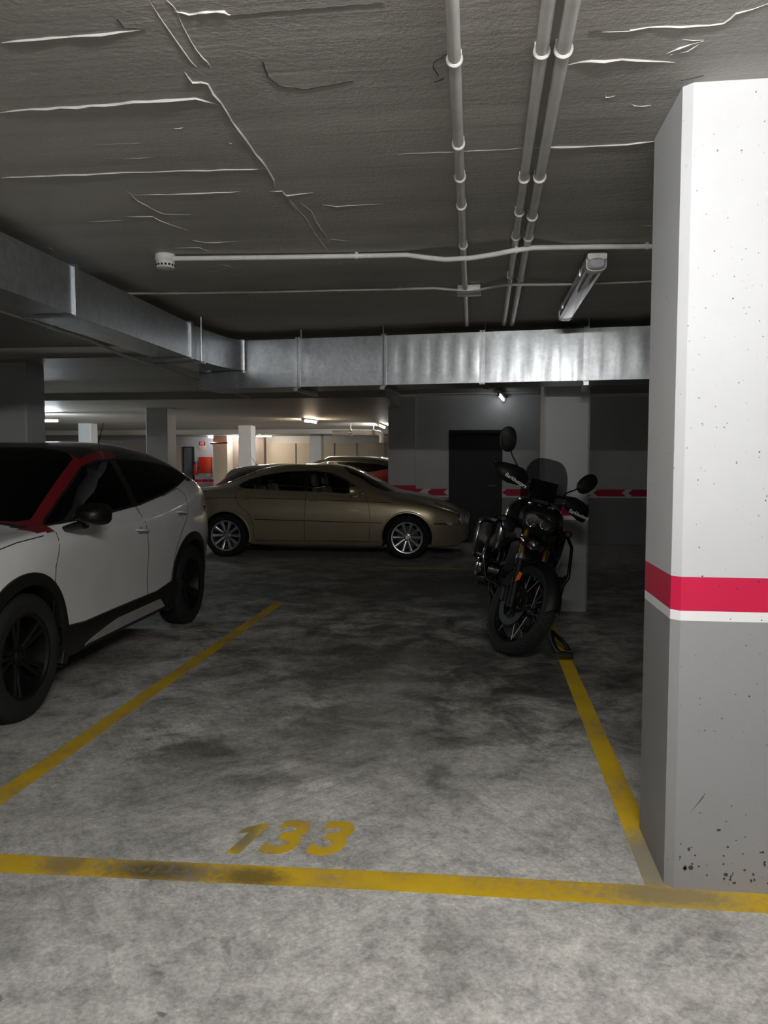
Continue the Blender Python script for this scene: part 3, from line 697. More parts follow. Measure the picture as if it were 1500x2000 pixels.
# ------------------------------------------------------------------ fire point on the far wall
fc = empty('fire_hose_cabinet', 'red fire hose cabinet on the bright far wall', 'fire cabinet', (-9.83, WF-.02, 1.01))
m = MB(); m.box(-.24, .0, -.16, 0, .02, .60, .01); m.build('cabinet_body', M['firered'], fc)
m = MB(); m.box(.005, .22, -.18, 0, .02, .60, .01); m.build('cabinet_door', M['fireorange'], fc)
m = MB(); m.box(.02, .035, -.192, -.178, .34, .46, .003); m.build('cabinet_handle', M['black'], fc)
m = MB(); m.box(.02, .20, -.15, 0, -.10, .015, .01); m.build('hose_outlet', M['pvc'], fc)
fe = empty('fire_extinguisher', 'red fire extinguisher hanging left of the red cabinet', 'fire extinguisher', (-10.17, WF-.26, .96))
m = MB(); m.lathe([(.0,0),(.07,0),(.078,.02),(.078,.32),(.06,.37),(.025,.40),(.025,.42)], 20); m.build('cylinder_body', M['firered'], fe)
m = MB(); m.box(-.02,.02,-.05,.05,.42,.46,.004); m.box(-.012,.012,-.10,.05,.47,.49,.003); m.build('valve_handle', M['black'], fe)
m = MB(); m.tube([(.03,-.03,.43),(.07,-.06,.42),(.09,-.07,.34),(.085,-.075,.22),(.08,-.08,.14)], .012, 10); m.build('discharge_hose', M['pvc'], fe)
m = MB(); m.box(-.05,.05,.07,.24,.25,.29); m.build('wall_bracket', M['black'], fe)
sg = empty('safety_sign', 'small red and cream sign high on the bright far wall', 'sign', (-9.98, WF-.03, 1.86))
m = MB(); m.box(-.13,.13,0,.012,0,.32,.003); m.build('sign_plate', M['cream'], sg)
m = MB(); m.box(-.12,.12,-.004,.0,.17,.31); m.build('red_panel', M['firered'], sg, 0)
m = MB(); m.box(-.02,.06,-.008,-.003,.20,.29); m.box(-.07,-.035,-.008,-.003,.20,.28); m.build('pictogram', M['cream'], sg, 0)
rp = empty('sprinkler_pipe', 'red fire water pipe rising beside the red cabinet', 'pipe', (-9.50, WF-.08, 1.0))
m = MB(); m.tube([(-.02,-.01,-.06),(0,0,0),(0,0,1.0),(.03,-.10,1.06),(.16,-.4,1.07),(.22,-.98,1.08),(.9,-1.2,1.09)], .03, 12); m.build('pipe_run', M['firered'], rp)
for z in (.35, .95):
    m = MB(); m.tube([(0,0,z-.02),(0,0,z+.02)], .042, 12); m.box(-.02,.02,0,.08,z-.015,z+.015); m.build('pipe_clip', M['steel'], rp)
# ------------------------------------------------------------------ car builder
def pchip(tab):
    xs = np.array([t[0] for t in tab], float); ys = np.array([t[1] for t in tab], float)
    if len(xs) == 1: return lambda x: float(ys[0])
    h = np.diff(xs); d = np.diff(ys)/h; n = len(xs); mm = np.zeros(n)
    for i in range(1, n-1):
        if d[i-1]*d[i] > 0:
            w1 = 2*h[i]+h[i-1]; w2 = h[i]+2*h[i-1]; mm[i] = (w1+w2)/(w1/d[i-1]+w2/d[i])
    mm[0], mm[-1] = d[0], d[-1]
    def f(x):
        x = min(max(x, xs[0]), xs[-1]); i = min(int(np.searchsorted(xs, x, side='right'))-1, n-2); t = (x-xs[i])/h[i]
        return float((1+2*t)*(1-t)**2*ys[i] + t*(1-t)**2*h[i]*mm[i] + t*t*(3-2*t)*ys[i+1] + t*t*(t-1)*h[i]*mm[i+1])
    return f
def inpoly(x, y, P):
    c = False; j = len(P)-1
    for i in range(len(P)):
        if (P[i][1] > y) != (P[j][1] > y) and x < (P[j][0]-P[i][0])*(y-P[i][1])/(P[j][1]-P[i][1])+P[i][0]: c = not c
        j = i
    return c
def roundpoly(P, it=2):
    """corner cutting"""
    for _ in range(it):
        Q = []
        for i in range(len(P)):
            a, b = P[i], P[(i+1)%len(P)]
            Q += [(a[0]*.8+b[0]*.2, a[1]*.8+b[1]*.2), (a[0]*.2+b[0]*.8, a[1]*.2+b[1]*.8)]
        P = Q
    return P

class Body:
    """lofted car shell. rows: list of (ytable, ztable, scaled_by_plan) from underside centre to roof centre"""
    def __init__(s, rows, plan, x0, x1, nx=110, sub=4):
        s.plan = pchip(plan); R = [(pchip(a), pchip(b), sc) for a, b, sc in rows]
        t = np.linspace(0, 1, nx); xs = x0 + (x1-x0)*(t + .07*np.sin(2*PI*t)*-1)
        s.bm = bm = bmesh.new(); lay = bm.faces.layers.int.new('row')
        grid = []
        for x in xs:
            p = [np.array((fy(x)*(s.plan(x) if sc else 1), fz(x))) for fy, fz, sc in R]
            pts = []
            for k in range(len(p)-1):
                a = p[k-1] if k else np.array((-p[1][0], p[1][1])); b, c = p[k], p[k+1]
                d = p[k+2] if k+2 < len(p) else np.array((-p[k][0], p[k][1]))
                for q in range(sub):
                    u = q/sub
                    m1 = (c-a)*.5; m2 = (d-b)*.5; L = np.linalg.norm(c-b)
                    for m_ in (m1, m2):
                        l = np.linalg.norm(m_)
                        if l > 1.15*L: m_ *= 1.15*L/l
                    pts.append((2*u**3-3*u**2+1)*b + (u**3-2*u**2+u)*m1 + (-2*u**3+3*u**2)*c + (u**3-u**2)*m2)
            pts.append(p[-1]); pts[0][0] = 0; pts[-1][0] = 0
            L = [bm.verts.new((x, q[0], q[1])) for q in pts]
            Rr = [L[0]]+[bm.verts.new((x, -q[0], q[1])) for q in pts[1:-1]]+[L[-1]]
            grid.append((L, Rr))
        n = len(grid[0][0])
        for i in range(nx-1):
            for side in (0, 1):
                A, B = grid[i][side], grid[i+1][side]
                for k in range(n-1):
                    q = (A[k], B[k], B[k+1], A[k+1]) if side else (A[k], A[k+1], B[k+1], B[k])
                    f = bm.faces.new(q); f[lay] = k//sub; f.smooth = True
        for gi in (0, nx-1):
            L, Rr = grid[gi]
            for k in range(n-1):     # close the nose and the tail with strips across
                q = [L[k], L[k+1], Rr[k+1], Rr[k]]; q = list(dict.fromkeys(q))
                if gi: q.reverse()
                if len(q) > 2:
                    f = bm.faces.new(q); f[lay] = 50
        bmesh.ops.recalc_face_normals(bm, faces=bm.faces[:])
        s.bvh = BVHTree.FromBMesh(bm); s.lay = 'row'
    def side(s, x, z, sy=1):
        for dx in (0, .01, -.01, .03, -.03, .06, -.06, .1, -.1):
            h = s.bvh.ray_cast(Vector((x+dx, sy*3, z)), Vector((0, -sy, 0)))
            if h[0]: return Vector((x, h[0].y, z)), h[1]
        return Vector((x, sy*.8, z)), Vector((0, sy, 0))
    def top(s, x, y):
        h = s.bvh.ray_cast(Vector((x, y, 4)), Vector((0, 0, -1))); return (h[0], h[1]) if h[0] else (Vector((x,y,1)), Vector((0,0,1)))
    def front(s, y, z, sx=1):
        h = s.bvh.ray_cast(Vector((sx*5, y, z)), Vector((-sx, 0, 0))); return (h[0], h[1]) if h[0] else (Vector((sx*2,y,z)), Vector((sx,0,0)))
    def cut(s, poly, axes=(0, 2), filt=lambda f, c: True):
        """cut the outline into the shell and return the faces inside"""
        bm = s.bm; a0, a1 = axes
        xs = [p[0] for p in poly]; ys = [p[1] for p in poly]; bb = (min(xs)-.03, max(xs)+.03, min(ys)-.03, max(ys)+.03)
        def near(f):
            if not filt(f, f.calc_center_median()): return False
            c0 = [v.co[a0] for v in f.verts]; c1 = [v.co[a1] for v in f.verts]
            return max(c0) > bb[0] and min(c0) < bb[1] and max(c1) > bb[2] and min(c1) < bb[3]
        for i in range(len(poly)):
            p, q = poly[i], poly[(i+1)%len(poly)]
            d = (q[0]-p[0], q[1]-p[1]); L = math.hypot(*d)
            if L < 1e-5: continue
            no = Vector((0,0,0)); no[a0] = -d[1]/L; no[a1] = d[0]/L
            co = Vector((0,0,0)); co[a0] = p[0]; co[a1] = p[1]
            fs = [f for f in bm.faces if near(f)]
            # only faces crossing the neighbourhood of this edge
            ex0, ex1 = min(p[0],q[0])-.02, max(p[0],q[0])+.02; ey0, ey1 = min(p[1],q[1])-.02, max(p[1],q[1])+.02
            fs = [f for f in fs if max(v.co[a0] for v in f.verts) > ex0 and min(v.co[a0] for v in f.verts) < ex1 and max(v.co[a1] for v in f.verts) > ey0 and min(v.co[a1] for v in f.verts) < ey1]
            g = set(fs)
            for f in fs: g.update(f.edges); g.update(f.verts)
            bmesh.ops.bisect_plane(bm, geom=list(g), dist=1e-6, plane_co=co, plane_no=no)
        out = []
        for f in bm.faces:
            c = f.calc_center_median()
            if filt(f, c) and bb[0] < c[a0] < bb[1] and bb[2] < c[a1] < bb[3] and inpoly(c[a0], c[a1], poly): out.append(f)
        return out
    def take(s, faces):
        """move faces out into a new bmesh"""
        nb = bmesh.new(); vm = {}
        for f in faces:
            vs = []
            for v in f.verts:
                if v not in vm: vm[v] = nb.verts.new(v.co)
                vs.append(vm[v])
            try: nb.faces.new(vs)
            except ValueError: pass
        bmesh.ops.delete(s.bm, geom=faces, context='FACES')
        return nb
    def seam(s, mb, pts, wd=.005, h=.0012, sy=1, step=.04, mode='side', closed=False):
        P = list(pts) + ([pts[0]] if closed else []); ps, ns = [], []
        for a, b in zip(P, P[1:]):
            n = max(1, int(math.hypot(b[0]-a[0], b[1]-a[1])/step))
            for k in range(n):
                t = k/n; u, v_ = a[0]+(b[0]-a[0])*t, a[1]+(b[1]-a[1])*t
                p, nn = (s.side(u, v_, sy) if mode == 'side' else s.top(u, v_)); ps.append(p); ns.append(nn)
        p, nn = (s.side(*P[-1], sy) if mode == 'side' else s.top(*P[-1])); ps.append(p); ns.append(nn)
        mb.sweep(ps, ns, wd, h)

def solid(nb, t=.012):
    """give a sheet some thickness inwards"""
    return nb

def arch_band(body, mb, ax, r0, r1, zc, off, sy, a0=-.35, a1=PI+.35, zmin=.2, n=40):
    """flared cladding round a wheel opening"""
    vs, fs = [], []
    for i in range(n+1):
        a = a0+(a1-a0)*i/n
        for r, o in ((r1, -.012), (r1-.004, off*.7), ((r0+r1)/2, off), (r0+.004, off), (r0, off*.3), (r0, -.10)):
            x, z = ax+r*math.cos(a), max(zc+r*math.sin(a), zmin)
            p, nn = body.side(x, max(z, .30), sy); vs.append((x, p.y+sy*o, z))
    R = 6
    for i in range(n):
        for k in range(R-1): fs.append((i*R+k, i*R+k+1, (i+1)*R+k+1, (i+1)*R+k))
    mb.add(vs, fs)

def wheel(parent, x, y, sy, R, W, rim_r, rim_mat, spokes, dish=.03, style='twin', turn=0.0):
    """tyre with tread, alloy rim, hub, brake disc. axis along y, outer side towards sy"""
    T = Matrix.Translation((x, y, R)) @ Matrix.Rotation(turn, 4, 'Z') @ Matrix.Rotation(-PI/2*sy, 4, 'X')     # local z -> sy*y
    h = W/2
    m = MB()
    prof = [(rim_r-.006,-h*.82),(rim_r+.012,-h*.94),(rim_r+.05,-h*1.0),((rim_r+R)/2+.01,-h*1.03),(R-.03,-h*.98),(R-.010,-h*.86),(R-.001,-h*.72)]
    for g in (-.42, -.14, .14, .42): prof += [(R, h*(g-.05)), (R-.008, h*(g-.035)), (R-.008, h*(g+.035)), (R, h*(g+.05))]
    prof += [(r, -z) for r, z in prof[:7][::-1]]
    m.lathe(prof, 64, T, caps=False); tyre = m.build('wheel', M['rubber'], parent, 30)
    m = MB()
    m.lathe([(rim_r+.004,h*.80),(rim_r+.006,h*.90),(rim_r-.006,h*.88),(rim_r-.016,h*.78),(rim_r-.03,h*.2),(rim_r-.03,-h*.7),(rim_r-.012,-h*.82)], 56, T, caps=False)
    zo = h*.72-dish*.0
    for k in range(spokes):
        a = 2*PI*k/spokes
        def sp(a_, w0, w1):
            Ra = T @ Matrix.Rotation(a_, 4, 'Z')
            r0, r1 = .05, rim_r-.008
            vs = []
            for r, wv, zt in ((r0, w0, zo-dish), (r0+(r1-r0)*.5, (w0+w1)/2*.9, zo-dish*.35), (r1, w1, zo+.008)):
                vs += [(r,-wv,zt-.035),(r,-wv,zt-.006),(r,-wv*.5,zt),(r,wv*.5,zt),(r,wv,zt-.006),(r,wv,zt-.035)]
            fs = []
            for i in (0, 1):
                for q in range(6): fs.append((i*6+q, i*6+(q+1)%6, i*6+6+(q+1)%6, i*6+6+q))
            fs += [(0,1,2,3,4,5), tuple(range(17,11,-1))]
            m.add([Ra @ Vector(p) for p in vs], fs)
        if style == 'twin': sp(a-.13, .014, .016); sp(a+.13, .014, .016)
        else: sp(a, .016, .027)
    m.lathe([(.0,zo-dish+.006),(.028,zo-dish+.006),(.034,zo-dish),(.060,zo-dish-.006),(.066,zo-dish-.03),(.06,-h*.2)], 28, T)
    rim = m.build('rim', rim_mat, tyre, 30)
    m = MB()
    for k in range(5):
        a = 2*PI*(k+.5)/5; m.lathe([(.008,zo-dish-.008),(.008,zo-dish+.006),(0,zo-dish+.008)], 8, T @ Matrix.Translation((.047*math.cos(a), .047*math.sin(a), 0)))
    m.build('wheel_bolts', M['darksteel'], tyre)
    m = MB(); m.lathe([(.06,-.012),(rim_r*.74,-.012),(rim_r*.74,.012),(.06,.012)], 40, T, True); m.build('brake_disc', M['darksteel'], tyre)
    return tyre

def seat(parent, x, y, z, mat):
    m = MB()
    m.blob([((x-.02,y,z-.02), .24,.07,(0,1,0),(0,0,1),4), ((x+.40,y,z+.02), .25,.075,(0,1,0),(0,0,1),4), ((x+.46,y,z+.01), .22,.05,(0,1,0),(0,0,1),4)], 18)
    m.blob([((x-.02,y,z+.02), .235,.07,(0,1,0),(1,0,.0),4), ((x-.10,y,z+.34), .245,.065,(0,1,0),(1,0,0),4), ((x-.18,y,z+.60), .19,.05,(0,1,0),(1,0,0),4)], 18)
    o = m.build('seat', mat, parent)
    m = MB(); m.blob([((x-.19,y,z+.63), .10,.035,(0,1,0),(1,0,0),3), ((x-.20,y,z+.66), .125,.05,(0,1,0),(1,0,0),3.5), ((x-.215,y,z+.78), .12,.045,(0,1,0),(1,0,0),3.5), ((x-.22,y,z+.81), .09,.025,(0,1,0),(1,0,0),3)], 16)
    for s_ in (-.05, .05): m.tube([(x-.175,y+s_,z+.56),(x-.19,y+s_,z+.65)], .006, 6)
    m.build('headrest', mat, o)

def mirror_part(parent, x, y, z, sy, mat, glass):
    m = MB(); yo = y+sy*.13
    m.blob([((x+.10,yo,z), .03,.03,(0,1,0),(0,0,1),2.2), ((x+.075,yo,z+.003), .070,.042,(0,1,0),(0,0,1),2.6), ((x+.02,yo,z+.006), .100,.066,(0,1,0),(0,0,1),3), ((x-.04,yo,z+.006), .104,.068,(0,1,0),(0,0,1),3.2), ((x-.05,yo,z+.006), .092,.06,(0,1,0),(0,0,1),3.2)], 22)
    m.blob([((x+.01,y-sy*.05,z-.085), .04,.02,(1,0,0),(0,0,1),3), ((x+.01,y+sy*.09,z-.05), .05,.03,(1,0,0),(0,0,1),3)], 12)
    o = m.build('door_mirror', mat, parent)
    m = MB(); m.blob([((x-.050,yo,z+.006), .088,.055,(0,1,0),(0,0,1),3.2), ((x-.053,yo,z+.006), .086,.053,(0,1,0),(0,0,1),3.2)], 22); m.build('mirror_glass', glass, o)

def handle(body, parent, x, z, sy, mat, L=.19, tilt=0.0):
    m = MB(); ps, ns = [], []
    for k in range(9):
        t = k/8-.5; p, n_ = body.side(x+t*L, z+tilt*t, sy); ps.append(p+n_*(.032*(1-(2*t)**4)*.9)); ns.append(n_)
    m.tube(ps, [.008,.013,.0145,.015,.015,.015,.0145,.013,.008], 10, flat=.75)
    o = m.build('door_handle', mat, parent)
    m = MB(); p, n_ = body.side(x+.012, z-.004, sy)
    ring = []
    for k in range(16):
        a = 2*PI*k/16; q, _ = body.side(x+.012+.048*math.cos(a), z-.004+.024*math.sin(a), sy); ring.append(q+n_*.0012)
    m.add(ring+[p+n_*-.004], [(i,(i+1)%16,16) for i in range(16)]); m.build('handle_recess_shade', M['gap'], o)  # shade behind the handle painted as a near-black dish

def lampface(body, mb, poly, off, view, lim=1):
    """patch over the shell following it, from a 2D outline (fan of fine rings)"""
    c = (sum(p[0] for p in poly)/len(poly), sum(p[1] for p in poly)/len(poly)); n = len(poly); vs, fs = [], []
    K = 6
    for k in range(K+1):
        t = k/K
        for p in poly:
            u, v_ = c[0]+(p[0]-c[0])*t, c[1]+(p[1]-c[1])*t
            q, nn = view(u, v_); vs.append(q+nn*(off if k < K else -.004))
    for k in range(K):
        for i in range(n): fs.append((k*n+i, k*n+(i+1)%n, (k+1)*n+(i+1)%n, (k+1)*n+i))
    mb.add(vs, fs)

SIDE = lambda f, c: abs(c.y) > .38
def wells(body, root, axles, R, yin=.45, yout=.80):
    for ax, zc, r in axles:
        pts = [(ax+r*math.cos(a), zc+r*math.sin(a)) for a in np.linspace(-.0, PI, 26)]
        poly = [(ax+r, .0)]+pts+[(ax-r, .0)]
        fs = body.cut(poly, (0, 2), lambda f, c: abs(c.y) > yin-.05)
        body.take(fs).free()
        for sy in (-1, 1):
            m = MB(); vs, fs_ = [], []
            for px, pz in [(ax+r, .18)]+pts+[(ax-r, .18)]: vs += [(px, sy*yin, pz), (px, sy*(abs(body.side(px, max(pz,.3), sy)[0].y)-.006), pz)]
            n = len(vs)//2
            for i in range(n-1): fs_.append((2*i, 2*i+1, 2*i+3, 2*i+2))
            fs_.append(tuple(2*i for i in range(n)))
            m.add(vs, fs_); m.build('wheel_well', M['gap'], root, 0)

# ------------------------------------------------------------------ compact SUV (also the hatchback shape)
SUV_PLAN = [(-2.04,.80),(-1.98,.87),(-1.85,.93),(-1.55,.985),(-1.2,1.0),(0,.99),(1.2,1.0),(1.6,.97),(1.85,.89),(2.0,.76),(2.08,.62),(2.11,.52)]
def hi(rows):     # a little more headroom above the waist
    return [(y, [(x, z if z < 1.05 else 1.05+(z-1.05)*1.075) for x, z in zz], p) for y, zz, p in rows]
def suv_rows():
    zb = [(-2.04,1.02),(-1.95,1.10),(-1.6,1.165),(-1.2,1.12),(-.6,1.05),(0,1.015),(.6,1.0),(1.0,.995),(1.5,.955),(1.9,.86),(2.05,.80),(2.11,.77)]
    zt = [(-2.04,1.03),(-1.95,1.16),(-1.86,1.34),(-1.80,1.41),(-1.6,1.462),(-1.2,1.505),(-.7,1.527),(-.3,1.52),(0,1.485),(.2,1.42),(.55,1.26),(.95,1.085),(1.05,1.06),(1.5,1.02),(1.9,.93),(2.05,.85),(2.11,.79)]
    zr = [(-2.04,1.025),(-1.95,1.12),(-1.86,1.23),(-1.75,1.305),(-1.5,1.385),(-1.1,1.43),(-.6,1.458),(-.2,1.452),(.1,1.405),(.35,1.31),(.7,1.15),(.98,1.035),(1.06,1.025),(1.5,.985),(1.9,.895),(2.05,.825),(2.11,.78)]
    yr = [(-2.04,.62),(-1.9,.60),(-1.6,.575),(-1,.585),(-.2,.60),(.15,.615),(.6,.685),(.98,.745),(1.15,.70),(1.5,.66),(2.11,.60)]
    ytb, ztb = pchip(yr), pchip(zt); zrb, zbb = pchip(zr), pchip(zb)
    xs = np.linspace(-2.04, 2.11, 60)
    mid = lambda f: [(float(x), f(float(x))) for x in xs]
    plan = pchip(SUV_PLAN)
    def ymid(x): return (.855*plan(x)+ytb(x)*(plan(x) if x > 1.2 or x < -1.8 else 1))/2 + .022
    def zmid(x): return (zbb(x)+zrb(x))/2 + .006
    sh = [(-2.04,.93),(-1.8,1.0),(-1.2,1.0),(-.6,.955),(.4,.925),(1.0,.905),(1.5,.86),(1.9,.76),(2.11,.70)]
    def c1(v): return [(0, v)]
    return hi([
        (c1(0), [(-2.04,.34),(-1.9,.26),(-1.5,.22),(1.6,.21),(1.95,.22),(2.11,.30)], False),
        (c1(.74), [(-2.04,.34),(-1.9,.26),(-1.5,.215),(1.6,.20),(1.95,.215),(2.11,.30)], True),
        (c1(.835), [(-2.04,.36),(-1.9,.28),(-1.5,.225),(1.6,.21),(1.95,.225),(2.11,.31)], True),
        (c1(.872), [(-2.04,.42),(-1.5,.33),(1.6,.31),(2.11,.38)], True),
        ([(-1.3,.885),(0,.868),(1.3,.885)], [(-2.04,.56),(0,.50),(2.11,.48)], True),
        ([(-1.4,.905),(-.6,.892),(.4,.884),(1.3,.905)], [(-2.04,.76),(-1.2,.80),(0,.72),(1.3,.72),(2.11,.60)], True),
        ([(-1.4,.896),(0,.892),(1.0,.897),(1.5,.885)], sh, True),
        (c1(.855), zb, True),
        (mid(ymid), mid(zmid), False),
        (mid(lambda x: ytb(x)*(plan(x) if x > 1.2 or x < -1.8 else .5+.5*plan(x))), zr, False),
        (mid(lambda x: ytb(x)*.58*(.5+.5*plan(x))), mid(lambda x: ztb(x)*.86+zrb(x)*.14+.004), False),
        (c1(0), zt, False)])

def build_suv(label, paint, roofp, pillarp, claddark, loc, rz, group=None, rails=False, wheelmat=None, tint='tint', cat='car'):
    root = empty('parked_car', label, cat, loc, rz, group)
    B = Body(suv_rows(), SUV_PLAN, -2.04, 2.11)
    R = .345; AX = ((1.2785, .345, .400), (-1.2785, .345, .400))
    lay = B.bm.faces.layers.int['row']
    # side glass
    dlo = [(.93,1.035),(.62,1.045),(.1,1.062),(-.35,1.085),(-.8,1.135),(-1.15,1.190),(-1.52,1.262),(-1.44,1.318),(-1.2,1.355),(-.75,1.392),(-.3,1.400),(-.02,1.385),(.17,1.352),(.42,1.250),(.72,1.122)]
    dlo = [(x, z if z < 1.05 else 1.05+(z-1.05)*1.075) for x, z in dlo]
    fs = B.cut(dlo, (0, 2), SIDE)
    bx = -.28
    for x_ in (bx-.045, bx+.045):
        g = set(fs)
        for f in fs: g.update(f.edges); g.update(f.verts)
        bmesh.ops.bisect_plane(B.bm, geom=list(g), dist=1e-6, plane_co=(x_,0,0), plane_no=(1,0,0))
        fs = [f for f in B.bm.faces if SIDE(f, f.calc_center_median()) and inpoly(f.calc_center_median().x, f.calc_center_median().z, dlo)]
    for sy, nm in ((1, 'l'), (-1, 'r')):
        for nme, t in (('front_side_window', lambda x: x > bx+.045), ('rear_side_window', lambda x: x < bx-.045), ('window_post', lambda x: bx-.045 <= x <= bx+.045)):
            sel = [f for f in B.bm.faces if f in set(fs) and f.is_valid and f.calc_center_median().y*sy > 0 and t(f.calc_center_median().x)] if False else [f for f in fs if f.is_valid and f.calc_center_median().y*sy > 0 and t(f.calc_center_median().x)]
            nb = B.take(sel); fs = [f for f in fs if f.is_valid]
            frombm(nme, nb, M[tint] if 'window' in nme and nme != 'window_post' else M['blackgloss'], root)
    # windscreen, rear window
    ws = [(.90,.700),(.96,.64),(1.0,.50),(1.03,.25),(1.035,0),(1.03,-.25),(1.0,-.50),(.96,-.64),(.90,-.700),(.6,-.648),(.36,-.612),(.16,-.582),(.09,-.5),(.05,-.3),(.03,0),(.05,.3),(.09,.5),(.16,.582),(.36,.612),(.6,.648)]
    up = lambda f, c: c.z > 1.0 and f.normal.z > .12
    frombm('windscreen', B.take(B.cut(ws, (0, 1), up)), M[tint], root)
    rw = [(-1.815,.50),(-1.955,.56),(-1.955,-.56),(-1.815,-.50)]
    frombm('rear_window', B.take(B.cut(rw, (0, 1), lambda f, c: c.z > 1.1 and f.normal.z > .05)), M[tint], root)
    wells(B, root, AX, R)
    # doors
    fd = [(.98,.34),(1.0,.55),(.985,.80),(.90,.99),(.93,1.03),(.62,1.042),(.1,1.06),(-.28,1.08),(-.335,.92),(-.375,.74),(-.375,.34)]
    rd = [(-.385,.34),(-.385,.74),(-.345,.92),(-.29,1.081),(-.8,1.13),(-1.15,1.186),(-1.22,1.13),(-1.16,.95),(-1.0,.80),(-.90,.66),(-.86,.50),(-.86,.34)]
    for nme, poly in (('front_door', fd), ('rear_door', rd)):
        fs = B.cut(poly, (0, 2), SIDE)
        for sy in (1, -1):
            sel = [f for f in fs if f.is_valid and f.calc_center_median().y*sy > 0]
            frombm(nme, B.take(sel), paint, root); fs = [f for f in fs if f.is_valid]
    # bonnet
    hood = [(1.06,.66),(1.5,.64),(1.9,.55),(2.0,.40),(2.03,0),(2.0,-.40),(1.9,-.55),(1.5,-.64),(1.06,-.66),(1.075,0)]
    frombm('bonnet', B.take(B.cut(hood, (0, 1), lambda f, c: f.normal.z > .3 and c.z > .7)), paint, root)
    # roof, and the coloured strip running up the windscreen pillar and along the roof edge
    lay = B.bm.faces.layers.int['row']
    strip = [f for f in B.bm.faces if f[lay] in (7, 8) and f.calc_center_median().z > 1.0 and -.35 < f.calc_center_median().x < 1.10]
    foot = [f for f in B.bm.faces if f[lay] == 9 and .10 < f.calc_center_median().x < .99 and abs(f.calc_center_median().y) > .53]
    roof = [f for f in B.bm.faces if ((f[lay] in (9, 10, 11) and f.calc_center_median().x < 1.05) or (f[lay] in (7, 8) and f.calc_center_median().x <= -.35 and f.calc_center_median().z > (1.30 if f.calc_center_median().x > -1.45 else 1.24))) and f.calc_center_median().z > 1.02 and f not in foot]
    left = [f for f in strip+foot if f.calc_center_median().y > 0]; right = [f for f in strip+foot if f.calc_center_median().y <= 0]
    for part in (left, right): frombm('roof_strip', B.take(part), pillarp, root)
    frombm('roof', B.take([f for f in roof if f.is_valid]), roofp, root)
    lay = B.bm.faces.layers.int['row']
    frombm('underbody', B.take([f for f in B.bm.faces if f[lay] <= (2 if claddark else 1)]), M['black'], root)
    frombm('body_shell', B.bm, paint, root)
    # seams
    for sy in (1, -1):
        for poly in (fd[:5], fd[7:]+[fd[0]], rd[4:]+[rd[0]], [(1.04,.985),(1.3,.972),(1.7,.915),(1.95,.84)]): m = MB(); B.seam(m, poly, .006, .0012, sy); m.build('panel_gap', M['gap'], root, 0)
    for sy in (1, -1): m = MB(); B.seam(m, dlo, .016, .004, sy, closed=True); m.build('window_seal', M['black'], root, 0)
    # cladding
    if claddark:
        for sy in (1, -1):
            for ax, zc, r in AX: m = MB(); arch_band(B, m, ax, r-.012, r+.062, zc, .014, sy); m.build('arch_cladding', M['black'], root)
        xs = np.linspace(-.93, .93, 30)
        for sy in (1, -1):
            m = MB(); vs, fs = [], []
            for x in xs:
                up_ = .40 + .05*max(0, (-x-.55)/.4) + .03*max(0,(x-.6)/.35)
                for z, o in ((up_+.008,-.01),(up_,.012),(.34,.02),(.25,.014),(.205,-.03),(.205,-.2)):
                    p, _ = B.side(x, max(z,.24), sy); vs.append((x, p.y+sy*o, z))
            for i in range(len(xs)-1):
                for k in range(5): fs.append((i*6+k, i*6+k+1, i*6+7+k, i*6+6+k))
            m.add(vs, fs); m.build('sill_cladding', M['black'], root)
        for sy in (1, -1):
            m = MB(); vs, fs = [], []; xx = np.linspace(.62, -.66, 26)
            for i, x in enumerate(xx):
                t = i/25; zl = .252 + .004*t; zh = zl + .085*min(1, (t/.35)**.7)*(1 if t < .93 else max(.15, (1-t)/.07))
                for z, o in ((zh,.012),(zh-.004,.026),(zl+.004,.026),(zl,.012)):
                    p, _ = B.side(x, max(z,.26), sy); vs.append((x, p.y+sy*o, z))
            for i in range(25):
                for k in range(3): fs.append((i*4+k, i*4+k+1, i*4+5+k, i*4+4+k))
            m.add(vs, fs); m.build('sill_insert', M['insert'], root)
    else:
        for sy in (1, -1):
            for ax, zc, r in AX: m = MB(); arch_band(B, m, ax, r-.010, r+.012, zc, .006, sy); m.build('arch_lip', paint, root)
    for sy in (1, -1):
        handle(B, root, -.24, .905, sy, paint, tilt=.02); handle(B, root, -1.02, .985, sy, paint, tilt=.02)
        mirror_part(root, .76, sy*.885, 1.083, sy, M['rimblack'] if claddark else paint, M['chrome'])
        # head and tail lamps
        m = MB(); lampface(B, m, roundpoly([(1.60,.865),(1.62,.78),(2.0,.70),(2.02,.76),(1.9,.82)], 1), .004, lambda u, v_: B.side(u, v_, sy)); m.build('headlight', M['lens'], root)
        m = MB(); lampface(B, m, roundpoly([(-1.62,1.03),(-1.64,.95),(-1.98,.90),(-1.99,.98)], 1), .004, lambda u, v_: B.side(u, v_, sy)); m.build('tail_light', M['redlens'], root)
        for k, (x, s_) in enumerate(((1.2785, 1), (-1.2785, 1))):
            wheel(root, x, sy*.785, sy, R, .215, .232, wheelmat or M['rimblack'], 5, .03)
    # front grille and bumper opening, rear bumper
    m = MB(); lampface(B, m, roundpoly([(-.42,.74),(.42,.74),(.40,.62),(-.40,.62)], 1), .004, lambda u, v_: B.front(u, v_)); m.build('grille', M['blackgloss'], root)
    m = MB(); lampface(B, m, roundpoly([(-.40,.50),(.40,.50),(.34,.38),(-.34,.38)], 1), .005, lambda u, v_: B.front(u, v_)); m.build('lower_intake', M['black'], root)
    m = MB(); p, n_ = B.front(0, .55); m.box(p.x+.004, p.x+.016, -.26, .26, .515, .595, .003); m.build('number_plate', M['white'], root)
